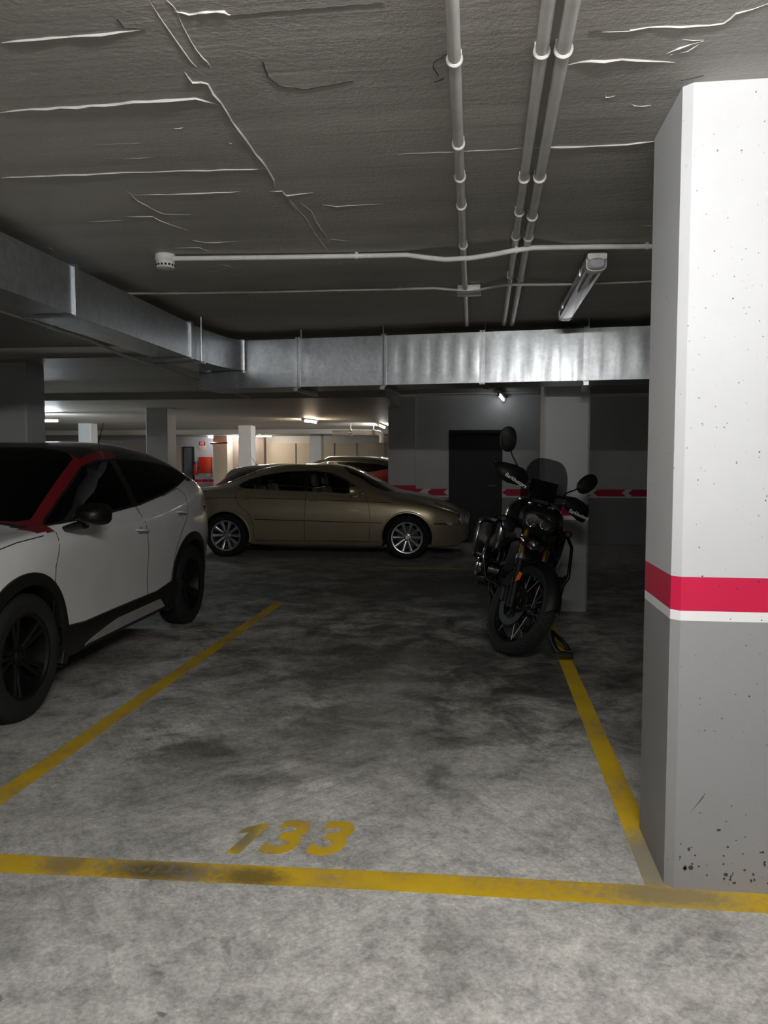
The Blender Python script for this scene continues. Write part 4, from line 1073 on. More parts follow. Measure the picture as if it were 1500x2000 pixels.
    m = MB(); lampface(B, m, roundpoly([(-.6,.60),(.6,.60),(.56,.42),(-.56,.42)], 1), .005, lambda u, v_: B.front(u, v_, -1)); m.build('rear_bumper', M['black'], root)
    # aerial, rails
    if rails:
        for sy in (1, -1):
            ps = []
            for x in np.linspace(.0, -1.45, 16): p, _ = B.top(float(x), sy*.56); ps.append(p+Vector((0,0,.035 if -1.4 < x < -.05 else .0)))
            m = MB(); m.tube(ps, .014, 8); m.build('roof_rail', M['steel'], root)
        p, _ = B.top(-1.45, 0)
        m = MB(); m.prism([(-1.56,p.z-.03),(-1.38,p.z-.01),(-1.46,p.z+.02),(-1.54,p.z+.075),(-1.57,p.z+.08)], -.016, .016, 'y'); m.build('aerial_fin', M['blackgloss'], root)
    else:
        p, _ = B.top(-1.38, 0)
        m = MB(); m.lathe([(.022,-.01),(.020,.012),(.008,.03),(0,.03)], 14, Matrix.Translation(p)); m.tube([p+Vector((0,0,.02)), p+Vector((-.06,0,.12)), p+Vector((-.13,0,.235))], [.006,.0045,.003], 8); m.build('aerial', M['black'], root)
    # inside
    for y in (.36, -.36): seat(root, -.02, y, .52, M['interior']); seat(root, -.95, y, .56, M['interior'])
    m = MB(); m.blob([((.92,y,.90), .18,.14,(1,0,0),(0,0,1),4) for y in (-.62,-.6,.6,.62)], 16); m.build('dashboard', M['interior'], root)
    m = MB(); T = Matrix.Translation((.50,.36,.96)) @ Matrix.Rotation(-1.15, 4, 'Y')
    for k in range(1): m.tube([T @ Vector((.18*math.cos(a), .18*math.sin(a), 0)) for a in np.linspace(0, 2*PI, 25)], .014, 8)
    m.tube([T @ Vector((-.17,0,0)), T @ Vector((.17,0,0))], .016, 6); m.build('steering_wheel', M['interior'], root)
    m = MB(); m.box(-1.75, 1.0, -.62, .62, .26, .34); m.build('cabin_floor', M['interior'], root)
    return root, B

rzs = math.atan2(-2.585, .055)
cx, cy = (-2.435-2.49)/2 - .882, (3.825+6.41)/2
suv, _ = build_suv('white compact SUV with black roof and red pillar stripe, nearest car', M['suvwhite'], M['suvblack'], M['suvred'], True, (cx, cy, 0), rzs)
build_suv('dark red hatchback mostly hidden behind the gold saloon', M['darkred'], M['blackgloss'], M['blackgloss'], False, (-3.05, 15.0, 0), 0.0, wheelmat=M['alloy'])[0].scale = (1, 1, .885)
build_suv('dark red estate with roof rails behind the gold saloon', M['darkred'], M['blackgloss'], M['blackgloss'], False, (-3.45, 17.6, 0), PI, rails=True, wheelmat=M['alloy'])
build_suv('black car almost wholly hidden behind the near pillar', M['blackpaint'], M['blackpaint'], M['blackpaint'], False, (2.30, 4.52, 0), -PI/2, wheelmat=M['blackgloss'])

# ------------------------------------------------------------------ gold saloon
SAL_PLAN = [(-2.44,.60),(-2.38,.74),(-2.2,.88),(-1.85,.955),(-1.3,1.0),(0,.995),(1.2,1.0),(1.65,.965),(1.95,.87),(2.12,.72),(2.2,.56),(2.23,.42)]
def sal_rows():
    zb = [(-2.44,.80),(-2.3,.88),(-1.9,.955),(-1.5,.985),(-1.1,.985),(0,.945),(.7,.90),(1.1,.875),(1.6,.80),(2.0,.69),(2.15,.62),(2.23,.55)]
    zt = [(-2.44,.84),(-2.35,.95),(-2.1,1.005),(-1.75,1.03),(-1.62,1.045),(-1.45,1.115),(-1.15,1.245),(-.85,1.335),(-.45,1.388),(0,1.392),(.3,1.362),(.55,1.28),(.85,1.125),(1.14,.985),(1.25,.965),(1.6,.905),(1.95,.79),(2.12,.69),(2.23,.585)]
    zr = [(-2.44,.82),(-2.3,.91),(-1.9,.975),(-1.65,1.005),(-1.45,1.03),(-1.2,1.125),(-.9,1.235),(-.5,1.315),(-.1,1.328),(.2,1.300),(.5,1.195),(.85,1.035),(1.14,.925),(1.3,.905),(1.6,.855),(1.95,.745),(2.12,.655),(2.23,.565)]
    yr = [(-2.44,.60),(-1.9,.70),(-1.6,.735),(-1.3,.665),(-.9,.595),(-.4,.565),(0,.57),(.3,.595),(.7,.665),(1.1,.745),(1.3,.66),(1.7,.58),(2.23,.55)]
    ytb, ztb = pchip(yr), pchip(zt); zrb, zbb = pchip(zr), pchip(zb); plan = pchip(SAL_PLAN)
    xs = np.linspace(-2.44, 2.23, 60); mid = lambda f: [(float(x), f(float(x))) for x in xs]
    pl = lambda x: plan(x) if (x > 1.2 or x < -1.6) else 1.0
    def c1(v): return [(0, v)]
    return [
        (c1(0), [(-2.44,.34),(-2.2,.24),(-1.5,.20),(1.6,.18),(2.05,.19),(2.23,.28)], False),
        (c1(.74), [(-2.44,.34),(-2.2,.24),(-1.5,.195),(1.6,.175),(2.05,.185),(2.23,.28)], True),
        (c1(.82), [(-2.44,.36),(-2.2,.25),(-1.5,.20),(1.6,.185),(2.05,.195),(2.23,.29)], True),
        (c1(.858), [(-2.44,.42),(-1.5,.28),(1.6,.27),(2.23,.33)], True),
        (c1(.880), [(-2.44,.50),(0,.42),(2.23,.40)], True),
        (c1(.893), [(-2.44,.60),(-1.3,.66),(0,.60),(1.3,.62),(2.23,.45)], True),
        (c1(.876), [(-2.44,.74),(-1.8,.85),(-1.0,.875),(0,.84),(.9,.80),(1.6,.725),(2.0,.62),(2.23,.50)], True),
        (c1(.835), zb, True),
        (mid(lambda x: (.835*plan(x)+ytb(x)*pl(x))/2+.018), mid(lambda x: (zbb(x)+zrb(x))/2+.006), False),
        (mid(lambda x: ytb(x)*pl(x)), zr, False),
        (mid(lambda x: ytb(x)*.58*pl(x)), mid(lambda x: ztb(x)*.84+zrb(x)*.16+.004), False),
        (c1(0), zt, False)]
def build_saloon(label, loc, rz):
    root = empty('parked_car', label, 'car', loc, rz)
    B = Body(sal_rows(), SAL_PLAN, -2.44, 2.23); paint = M['goldpaint']; R = .318
    AX = ((1.355, R, .365), (-1.355, R, .365))
    dlo = roundpoly([(.72,.935),(.0,.968),(-.6,.99),(-1.12,1.015),(-1.20,1.06),(-1.10,1.135),(-.85,1.215),(-.45,1.275),(-.05,1.285),(.2,1.255),(.42,1.165),(.62,1.04)], 1)
    fs = B.cut(dlo, (0, 2), SIDE)
    bars = [(-.14,.035), (-.88,.014)]
    for bx, hw in bars:
        for x_ in (bx-hw, bx+hw):
            g = set(fs)
            for f in fs: g.update(f.edges); g.update(f.verts)
            bmesh.ops.bisect_plane(B.bm, geom=list(g), dist=1e-6, plane_co=(x_,0,0), plane_no=(1,0,0))
            fs = [f for f in B.bm.faces if SIDE(f, f.calc_center_median()) and inpoly(f.calc_center_median().x, f.calc_center_median().z, dlo)]
    ispost = lambda x: any(abs(x-bx) <= hw for bx, hw in bars)
    for sy in (1, -1):
        for nme, t in (('front_side_window', lambda x: x > -.14 and not ispost(x)), ('rear_side_window', lambda x: -.88 < x < -.14 and not ispost(x)), ('quarter_window', lambda x: x < -.88 and not ispost(x)), ('window_post', lambda x: ispost(x) and x > -.5), ('window_post', lambda x: ispost(x) and x < -.5)):
            sel = [f for f in fs if f.is_valid and f.calc_center_median().y*sy > 0 and t(f.calc_center_median().x)]
            frombm(nme, B.take(sel), M['clear'] if nme != 'window_post' else M['black'], root); fs = [f for f in fs if f.is_valid]
    up = lambda f, c: c.z > .93 and f.normal.z > .12
    ws = roundpoly([(1.00,.70),(1.12,.5),(1.14,0),(1.12,-.5),(1.00,-.70),(.36,-.535),(.33,0),(.36,.535)], 1)
    frombm('windscreen', B.take(B.cut(ws, (0, 1), up)), M['clear'], root)
    rw = roundpoly([(-1.52,.60),(-1.60,0),(-1.52,-.60),(-.86,-.51),(-.82,0),(-.86,.51)], 1)
    frombm('rear_window', B.take(B.cut(rw, (0, 1), up)), M['clear'], root)
    wells(B, root, AX, R, yout=.82)
    fd = [(.80,.25),(.82,.55),(.80,.80),(.735,.925),(.0,.96),(-.135,.965),(-.15,.60),(-.16,.25)]
    rd = [(-.17,.25),(-.16,.60),(-.145,.966),(-.6,.985),(-1.12,1.01),(-1.20,1.0),(-1.19,.85),(-1.10,.74),(-1.0,.66),(-.93,.50),(-.91,.25)]
    for nme, poly in (('front_door', fd), ('rear_door', rd)):
        fs = B.cut(poly, (0, 2), SIDE)
        for sy in (1, -1):
            sel = [f for f in fs if f.is_valid and f.calc_center_median().y*sy > 0]
            frombm(nme, B.take(sel), paint, root); fs = [f for f in fs if f.is_valid]
    hood = [(1.20,.66),(1.6,.58),(2.0,.50),(2.12,.36),(2.15,0),(2.12,-.36),(2.0,-.50),(1.6,-.58),(1.20,-.66),(1.22,0)]
    frombm('bonnet', B.take(B.cut(hood, (0, 1), lambda f, c: f.normal.z > .3 and c.z > .5)), paint, root)
    boot = [(-1.72,.62),(-2.30,.56),(-2.36,0),(-2.30,-.56),(-1.72,-.62),(-1.75,0)]
    frombm('boot_lid', B.take(B.cut(boot, (0, 1), lambda f, c: f.normal.z > .3 and c.z > .8)), paint, root)
    lay = B.bm.faces.layers.int['row']
    frombm('underbody', B.take([f for f in B.bm.faces if f[lay] <= 1]), M['black'], root)
    frombm('body_shell', B.bm, paint, root)
    def strips(name, mat, lines, wd, h, closed=False, step=.04):
        for sy in (1, -1):
            for ln in lines: m = MB(); B.seam(m, ln, wd, h, sy, step, closed=closed); m.build(name, mat, root, 0)
    strips('panel_gap', M['gap'], (fd[:4], fd[5:]+[fd[0]], rd[4:]+[rd[0]], [(1.1,.875),(1.6,.79),(2.0,.68),(2.12,.6)], [(-1.66,.98),(-2.2,.90)], [(-1.75,.62),(-1.78,.72),(-1.75,.9)]), .006, .0012)
    strips('window_trim', M['chrome'], (dlo,), .018, .006, True, .05)
    strips('rub_strip', M['goldpaint'], ([(1.0,.545),(-.15,.567),(-.9,.582)],), .045, .012)
    strips('waist_line', M['gap'], ([(-.16,.867),(.80,.838),(1.15,.82)], [(-.17,.868),(-1.2,.885),(-2.0,.865)]), .008, .002)
    strips('rub_strip_shadow_line', M['gap'], ([(1.0,.533),(-.15,.555),(-.9,.570)],), .010, .0135)
    strips('sill_trim', M['chrome'], ([(.95,.268),(0,.268),(-.95,.28)],), .016, .006)
    strips('bumper_trim', M['chrome'], ([(1.74,.525),(1.95,.520),(2.10,.512),(2.18,.505)], [(-1.76,.60),(-2.1,.60),(-2.36,.60)]), .030, .014)
    for sy in (1, -1):
        for ax, zc, r in AX: m = MB(); arch_band(B, m, ax, r-.006, r+.022, zc, .010, sy, a0=-.25, a1=PI+.25); m.build('arch_lip', paint, root)
    for sy in (1, -1):
        handle(B, root, -.03, .862, sy, paint); handle(B, root, -1.03, .885, sy, paint)
        mirror_part(root, .60, sy*.865, .985, sy, paint, M['chrome'])
        for yy, rr in ((.60, .085), (.44, .068)):
            p, n_ = B.front(sy*yy, .575 if yy > .5 else .555); q = p + Vector((-.03,0,0))
            T = Matrix.Translation(q) @ Vector((1,sy*.35,.2)).to_track_quat('Z', 'Y').to_matrix().to_4x4()
            m = MB(); m.lathe([(rr,-.04),(rr*1.02,.02),(rr*.92,.04),(rr*.6,.055),(0,.062)], 24, T); hl = m.build('headlight', M['lens'], root)
            m = MB(); m.lathe([(rr*1.12,.0),(rr*1.14,.022),(rr*1.02,.03),(rr*1.0,.0)], 24, T, True); m.build('headlight_ring', M['chrome'], hl)
        m = MB(); lampface(B, m, roundpoly([(-2.02,.84),(-2.05,.72),(-2.38,.70),(-2.36,.82)], 1), .004, lambda u, v_: B.side(u, v_, sy)); m.build('tail_light', M['redlens'], root)
        m = MB(); lampface(B, m, roundpoly([(1.78,.60),(1.78,.575),(1.84,.575),(1.84,.60)], 1), .003, lambda u, v_: B.side(u, v_, sy)); m.build('side_repeater', M['lens'], root)
        for x in (1.355, -1.355): wheel(root, x, sy*.775, sy, R, .205, .222, M['alloy'], 10, .028, 'single')
    m = MB(); lampface(B, m, roundpoly([(-.30,.58),(.30,.58),(.26,.44),(-.26,.44)], 1), .004, lambda u, v_: B.front(u, v_)); m.build('grille', M['blackgloss'], root)
    m = MB(); lampface(B, m, roundpoly([(-.5,.36),(.5,.36),(.42,.26),(-.42,.26)], 1), .004, lambda u, v_: B.front(u, v_)); m.build('lower_intake', M['black'], root)
    for y in (.36, -.36): seat(root, .10, y, .42, M['beigeint']); seat(root, -.80, y, .46, M['beigeint'])
    m = MB(); m.blob([((.98,y,.80), .20,.13,(1,0,0),(0,0,1),4) for y in (-.62,-.6,.6,.62)], 16); m.build('dashboard', M['interior'], root)
    m = MB(); T = Matrix.Translation((.58,.36,.86)) @ Matrix.Rotation(-1.15, 4, 'Y')
    m.tube([T @ Vector((.18*math.cos(a), .18*math.sin(a), 0)) for a in np.linspace(0, 2*PI, 25)], .014, 8); m.tube([T @ Vector((-.17,0,0)), T @ Vector((.17,0,0))], .016, 6); m.build('steering_wheel', M['interior'], root)
    m = MB(); m.box(-1.5, 1.0, -.62, .62, .23, .30); m.build('cabin_floor', M['interior'], root)
    return root
build_saloon('champagne gold saloon car parked sideways in front of the back wall', (-2.379, 11.88, 0), 0.0)
# ------------------------------------------------------------------ adventure motorbike on its side stand, bars turned
BIKE_O = Vector((.195, 6.38, 0)); BIKE_HEAD = math.radians(-88.5); LEAN = math.radians(-14.0); STEER = math.radians(30)
bike = empty('motorbike', 'black adventure motorbike leaning on its side stand before the white pillar', 'motorbike', BIKE_O, BIKE_HEAD, None, 0)
bike.rotation_euler = (Matrix.Rotation(BIKE_HEAD, 3, 'Z') @ Matrix.Rotation(LEAN, 3, 'X')).to_euler()
FA, RA, RF, RR = Vector((.76,0,.345)), Vector((-.75,0,.335)), .345, .335
AXD = Vector((-math.sin(math.radians(26)), 0, math.cos(math.radians(26))))      # steering axis, upwards
AXP = Vector((.71, 0, .345))
ST = Matrix.Translation(AXP) @ Matrix.Rotation(STEER, 4, AXD) @ Matrix.Translation(-AXP)
def up(t, off=0.0, y=0.0):      # point along the fork, t metres above the axle
    return FA + AXD*t + Vector((AXD.z, 0, -AXD.x))*off + Vector((0, y, 0))
K, KG = M['bikeblack'], M['bikegloss']
def bp(name, mb, mat, parent=None, smooth=40, steer=False):
    if steer: mb.M = ST
    return mb.build(name, mat, parent or bike, smooth)

def bike_wheel(c, R, W, steer):
    T = Matrix.Translation(c) @ Matrix.Rotation(-PI/2, 4, 'X')
    m = MB(); h = W/2
    prof = [(R-.085,-h*.55),(R-.075,-h*.75),(R-.045,-h),(R-.018,-h*.86),(R-.004,-h*.5),(R,0),(R-.004,h*.5),(R-.018,h*.86),(R-.045,h),(R-.075,h*.75),(R-.085,h*.55)]
    m.lathe(prof, 64, T, True)
    for k in range(44):          # tread blocks
        for yy, sk in ((-h*.62,.3),(-h*.2,-.3),(h*.2,.3),(h*.62,-.3)):
            a = 2*PI*(k+.5*(abs(yy) > h*.4))/44
            B_ = T @ Matrix.Rotation(a, 4, 'Z') @ Matrix.Translation((R-.003-abs(yy)*.22, 0, yy)) @ Matrix.Rotation(sk, 4, 'X')
            b = MB(); b.box(-.008,.006,-.017,.017,-h*.17,h*.17); m.add([B_ @ v for v in b.v], b.f)
    w_ = bp('wheel', m, M['rubber'], None, 30, steer)
    m = MB(); m.lathe([(R-.084,-h*.62),(R-.078,-h*.66),(R-.082,-h*.5),(R-.105,-h*.2),(R-.105,h*.2),(R-.082,h*.5),(R-.078,h*.66),(R-.084,h*.62),(R-.098,h*.4),(R-.118,h*.15),(R-.118,-h*.15),(R-.098,-h*.4)], 56, T, True)
    bp('rim', m, KG, w_, 40, steer)
    m = MB(); m.lathe([(.0,-.075),(.03,-.075),(.045,-.06),(.045,-.045),(.03,-.03),(.03,.03),(.045,.045),(.045,.06),(.03,.075),(0,.075)], 24, T); bp('hub', m, K, w_, 40, steer)
    for k in range(20):          # crossed wire spokes
        a = 2*PI*k/20; s_ = 1 if k % 2 else -1; b = a + (.55 if (k//2) % 2 else -.55)
        m = MB(); m.tube([T @ Vector((.043*math.cos(a), .043*math.sin(a), s_*.052)), T @ Vector(((R-.10)*math.cos(b), (R-.10)*math.sin(b), s_*h*.45))], .0026, 6)
        bp('spoke', m, M['steel'], w_, 40, steer)
    return w_
fw_ = bike_wheel(FA, RF, .115, True)
rw_ = bike_wheel(RA, RR, .160, False)
for y in (-.085, .085):          # brake discs, calipers
    T = Matrix.Translation(FA+Vector((0,y,0))) @ Matrix.Rotation(-PI/2, 4, 'X')
    m = MB(); m.lathe([(.10,-.0025),(.152,-.0025),(.152,.0025),(.10,.0025)], 48, T, True)
    for k in range(10):
        a = 2*PI*k/10; m.tube([T @ Vector((.03*math.cos(a), .03*math.sin(a), 0)), T @ Vector((.105*math.cos(a+.3), .105*math.sin(a+.3), 0))], .006, 6)
    bp('brake_disc', m, M['darksteel'], fw_, 30, True)
    m = MB(); c = up(.10, -.115, y); m.blob([(c+AXD*q, .034, .026, (1,0,0), (0,1,0), 3.5) for q in (-.06,-.05,.05,.06)], 14); bp('brake_caliper', m, K, None, 40, True)
# fork: black sliders below, gold stanchions above, clamps
for y in (-.105, .105):
    m = MB(); m.tube([up(-.03,.0,y), up(.02,.0,y), up(.30,.0,y), up(.36,.0,y)], [.026,.030,.030,.033], 18); m.tube([FA+Vector((0,y*.9,0)), FA+Vector((0,y*1.25,0))], .022, 14); bp('fork_slider', m, K, None, 40, True)
    m = MB(); m.tube([up(.355,.0,y), up(.70,.0,y)], .0225, 18); bp('fork_tube', m, M['gold'], None, 40, True)
    m = MB(); m.tube([up(.35,.0,y), up(.372,.0,y)], .037, 18); m.tube([up(.375,.0,y), up(.385,.0,y)], .034, 18); bp('fork_seal', m, M['steel'], None, 40, True)
    m = MB(); c = up(.20, .034, y*1.08); m.box(c.x-.004, c.x+.004, c.y-.014, c.y+.014, c.z-.04, c.z+.04, .002); bp('side_reflector', m, M['orange'], None, 0, True)
for t in (.60, .72):
    m = MB(); m.blob([(up(t,-.02,y), .05 if abs(y) < .1 else .035, .022, (1,0,.45), (-.45,0,1), 4) for y in (-.14,-.11,0,.11,.14)], 16); bp('fork_clamp', m, K, None, 40, True)
# front mudguard hugging the wheel
m = MB(); vs, fs = [], []; n = 22
for i in range(n+1):
    a = math.radians(18+125*i/n); r = RF+.035
    for q in range(7):
        u = (q-3)/3; wd = .070*(1-.25*abs(i/n-.5)); vs.append(FA+Vector((r*math.cos(a)*(1-.05*u*u), wd*u, r*math.sin(a)*(1-.05*u*u)-.035*abs(u)**3)))
for i in range(n):
    for q in range(6): fs.append((i*7+q, i*7+q+1, i*7+8+q, i*7+7+q))
m.add(vs, fs)
for y in (-1, 1): m.tube([FA+Vector((.0,y*.068,RF+.02)), up(.30,.02,y*.095)], .008, 8)
bp('front_mudguard', m, K, None, 40, True)
# handlebar, grips, guards, levers, mirrors
HB = up(.95, -.035)
def hb(x, y, z): return HB + Vector((x, y, z))
m = MB(); m.tube([hb(-.13,-.43,.055), hb(-.09,-.26,.065), hb(-.03,-.16,.045), hb(0,-.08,0), hb(0,.08,0), hb(-.03,.16,.045), hb(-.09,.26,.065), hb(-.13,.43,.055)], .0125, 12); bp('handlebar', m, M['darksteel'], None, 40, True)
for s in (-1, 1):
    m = MB(); m.tube([hb(-.095,s*.29,.064), hb(-.13,s*.43,.055)], .018, 14); m.tube([hb(-.13,s*.43,.055), hb(-.136,s*.465,.053)], .016, 12); bp('grip', m, M['rubber'], None, 40, True)
    m = MB(); m.tube([hb(-.136,s*.47,.053), hb(-.07,s*.475,.03), hb(.0,s*.43,.01), hb(.03,s*.33,.01), hb(.01,s*.2,.03)], .009, 10, flat=.7); bp('guard_bar', m, K, None, 40, True)
    m = MB(); vs, fs = [], []                                       # handguard shell
    prof = [(-.02,.475,.02),(.03,.44,.0),(.055,.36,.0),(.045,.27,.015),(.02,.20,.03)]
    for (x, y, z), hh, hl in zip(prof, (.03,.075,.095,.085,.045), (.035,.05,.055,.05,.035)):
        for q in range(7):
            t = q/6; zz = z - hl + (hl+hh)*t; xx = x + .022*math.sin(PI*t) - .035*max(0,t-.5); vs.append(hb(xx, s*y, zz))
    nn = len(vs)
    vs += [v+Vector((-.006,0,0)) for v in vs]
    for i in range(4):
        for q in range(6):
            a, b, c, d = i*7+q, i*7+q+1, i*7+8+q, i*7+7+q; fs += [(a,b,c,d), (d+nn,c+nn,b+nn,a+nn)]
    for i in range(4): fs += [(i*7,i*7+7,i*7+7+nn,i*7+nn), (i*7+6,i*7+6+nn,i*7+13+nn,i*7+13)]
    fs += [tuple([q+1, q, q+nn, q+1+nn]) for q in range(6)] + [tuple([28+q, 29+q, 29+q+nn, 28+q+nn]) for q in range(6)]
    m.add(vs, fs); hg = bp('handguard', m, K, None, 40, True)
    # lies on the front of the shell, reading from the bike's right to its left for someone standing ahead
    pos = hb(.088, s*.325, -.012); xa = Vector((.06*(-1)*s*0 + (.045 if s < 0 else -.045), 1, .06*s)).normalized(); na = Vector((1, 0, .10)); na = (na - xa*na.dot(xa)).normalized(); ya = na.cross(xa)
    R_ = Matrix((xa, ya, na)).transposed().to_4x4()
    lettering('Barkbusters', .043, .0002, .0008, .25, ST @ Matrix.Translation(pos) @ R_, M['text'], hg)
    m = MB(); m.tube([hb(-.05,s*.25,.06), hb(-.03,s*.30,.05), hb(-.055,s*.42,.045)], .006, 8, flat=.7); bp('lever', m, M['steel'], None, 40, True)
    m = MB(); m.tube([hb(-.09,s*.25,.065), hb(-.10,s*.262,.11), hb(-.12,s*.33,.16), hb(-.13,s*.37,.20)], [.007,.0065,.006,.006], 8); st_ = bp('mirror_stalk', m, K, None, 40, True)
    m = MB(); c = hb(-.135, s*.42, .255); u = Vector((0, s*.50, .86)).normalized(); v_ = Vector((.15, .86, -s*.5)).normalized(); w_n = u.cross(v_).normalized()
    m.blob([(c-w_n*q, .098*k, .066*k, u, v_, 2.3) for q, k in ((-.022,.45),(-.018,.8),(-.004,1),(.010,1),(.014,.94))], 26); mm = bp('mirror_housing', m, K, st_, 40, True)
# headlight, beak, windscreen
m = MB(); c = Vector((.50,0,.985)); m.blob([(c+Vector((x,0,z)), hw, hh, (0,1,0), (.25,0,1), 2.8) for x, z, hw, hh in ((-.10,.02,.10,.07),(-.02,.01,.145,.10),(.06,-.005,.14,.088),(.085,-.01,.125,.076))], 26); bp('headlight_shell', m, K)
m = MB(); m.blob([(c+Vector((x,0,-.012)), hw, hh, (0,1,0), (.25,0,1), 2.8) for x, hw, hh in ((.08,.122,.072),(.094,.112,.064),(.10,.08,.045))], 26); hl = bp('headlight', m, M['darklens'])
for y in (-.055, .05):
    m = MB(); T = Matrix.Translation(c+Vector((.10,y,-.012))) @ Matrix.Rotation(PI/2, 4, 'Y'); m.lathe([(.04,-.02),(.042,.004),(.036,.006),(.030,-.01),(0,-.014)], 20, T); bp('projector_lens', m, M['chrome'], hl)
m = MB(); vs, fs = [], []        # beak
for x, z, hw, dz in ((.38,.90,.09,.05),(.52,.88,.115,.045),(.66,.862,.10,.035),(.78,.838,.07,.022),(.86,.815,.035,.01)):
    for q in range(7): u = (q-3)/3; vs.append((x, hw*u, z-dz*abs(u)**2))
    for q in range(7): u = (3-q)/3; vs.append((x, hw*u*.9, z-.02-dz*abs(u)**2))
for i in range(4):
    for q in range(14): fs.append((i*14+q, i*14+(q+1)%14, i*14+14+(q+1)%14, i*14+14+q))
fs += [tuple(range(14)), tuple(range(56,70))]
m.add(vs, fs); bp('beak', m, KG)
m = MB(); vs, fs = [], []        # smoked screen
n1, n2 = 15, 15
for i in range(n1):
    a = i/(n1-1)*PI/2; t = math.sin(a); hw = max(.012, .205*math.cos(a)**.55*(1-.28*(1-t)**2)); x = .49-.20*t; z = 1.05+.41*t
    for q in range(n2): u = (q-(n2-1)/2)/((n2-1)/2); vs.append((x-.10*(hw*u/.2)**2, hw*u, z))
for i in range(n1-1):
    for q in range(n2-1): fs.append((i*n2+q, i*n2+q+1, i*n2+n2+q+1, i*n2+n2+q))
N_ = len(vs); vs += [Vector(v)+Vector((-.004,0,-.001)) for v in vs]; fs += [tuple(N_+k for k in f[::-1]) for f in fs]
m.add(vs, fs); bp('windscreen', m, M['smoke'])
m = MB(); m.blob([((.335,y,1.20), .012,.055,(.3,0,1),(1,0,0),4) if False else ((.30,y,1.21), .012,.075,(1,0,.3),(-.3,0,1),4) for y in (-.105,-.10,.10,.105)], 14); m.tube([(.33,-.07,1.0),(.30,-.08,1.2)], .008, 8); m.tube([(.33,.07,1.0),(.30,.08,1.2)], .008, 8); bp('instrument_panel', m, K)
m = MB()
for y in (-.075, 0, .075): m.box(.438, .446, y-.024, y+.024, 1.075, 1.105, .003)
bp('screen_mount', m, M['steel'])
for s in (-1, 1):                # indicators
    m = MB(); m.tube([(.42,s*.10,.93),(.43,s*.22,.935)], .009, 8); m.blob([((.455,s*.25,.935), .02,.016,(0,1,0),(0,0,1),2.5), ((.43,s*.25,.935), .038,.024,(0,1,0),(0,0,1),2.5), ((.40,s*.25,.935), .025,.018,(0,1,0),(0,0,1),2.5)], 14); bp('indicator', m, K)
# tank with side fairings, seat
m = MB(); m.blob([((.50,0,.90), .12,.10,(0,1,0),(0,0,1),2.6), ((.40,0,.93), .215,.17,(0,1,0),(0,0,1),2.6), ((.22,0,.95), .235,.185,(0,1,0),(0,0,1),2.6), ((.02,0,.92), .185,.16,(0,1,0),(0,0,1),2.6), ((-.14,0,.87), .13,.11,(0,1,0),(0,0,1),2.6), ((-.18,0,.86), .10,.08,(0,1,0),(0,0,1),2.6)], 28); bp('fuel_tank', m, KG)
for s in (-1, 1):
    m = MB(); m.blob([((x, s*y, z), .028, hh, (0,1,0), (.1,0,1), 3) for x, y, z, hh in ((.56,.13,.86,.04),(.46,.21,.83,.12),(.30,.245,.80,.17),(.12,.225,.78,.14),(.04,.20,.78,.06))], 16); bp('side_fairing', m, KG)
    m = MB(); m.tube([(.50,s*.10,.42),(.52,s*.27,.46),(.50,s*.33,.62),(.42,s*.31,.84),(.30,s*.26,.93)], .0135, 10); m.tube([(.50,s*.33,.62),(.22,s*.36,.60),(.10,s*.30,.42),(.30,s*.16,.36)], .0135, 10); m.tube([(.52,s*.27,.46),(.22,s*.34,.42)], .0135, 10); bp('crash_bar', m, KG)
    T = Matrix.Translation((.22,s*.16,.50)) @ Matrix.Rotation(-s*PI/2, 4, 'X')          # boxer cylinders with fins
    m = MB(); pr = [(.055,0)]
    for k in range(6): pr += [(.085,.01+k*.018),(.085,.017+k*.018),(.066,.018+k*.018),(.066,.027+k*.018)]
    m.lathe(pr, 26, T); m.blob([((.22,s*y,.50), a, b, (1,0,0), (0,0,1), 3.2) for y, a, b in ((.26,.10,.085),(.29,.115,.095),(.335,.11,.09),(.355,.08,.065))], 20); bp('engine_cylinder', m, M['steel'] if False else KG)
    m = MB(); m.tube([(.30,s*.22,.46),(.40,s*.20,.36),(.38,s*.12,.27),(.15,s*.09,.22),(-.2,-.12,.25)], .020, 12); bp('exhaust_pipe', m, M['darksteel'])
    m = MB(); m.box(-.16,-.06,min(s*.14,s*.29),max(s*.14,s*.29),.315,.335,.006); m.tube([(-.11,s*.13,.33),(-.12,s*.10,.42)], .012, 8); bp('footpeg', m, M['darksteel'])
m = MB(); m.blob([((.10,0,.86), .10,.04,(0,1,0),(0,0,1),3), ((.0,0,.87), .14,.055,(0,1,0),(0,0,1),3), ((-.3,0,.86), .18,.05,(0,1,0),(0,0,1),3), ((-.45,0,.90), .17,.06,(0,1,0),(0,0,1),3), ((-.78,0,.93), .13,.05,(0,1,0),(0,0,1),3), ((-.82,0,.93), .09,.03,(0,1,0),(0,0,1),3)], 22); bp('seat', m, K)
m = MB(); m.blob([((.36,0,.44), .10,.12,(0,1,0),(0,0,1),3), ((.32,0,.46), .16,.17,(0,1,0),(0,0,1),3), ((.08,0,.46), .17,.17,(0,1,0),(0,0,1),3), ((-.16,0,.42), .14,.13,(0,1,0),(0,0,1),3), ((-.22,0,.42), .10,.09,(0,1,0),(0,0,1),3)], 22); bp('engine_block', m, K)
m = MB(); m.blob([((.46,0,.30), .10,.01,(0,1,0),(.5,0,1),3), ((.40,0,.24), .14,.012,(0,1,0),(.5,0,1),3), ((.1,0,.22), .15,.012,(0,1,0),(0,0,1),3), ((-.1,0,.22), .13,.012,(0,1,0),(0,0,1),3)], 16); bp('skid_plate', m, M['darksteel'])
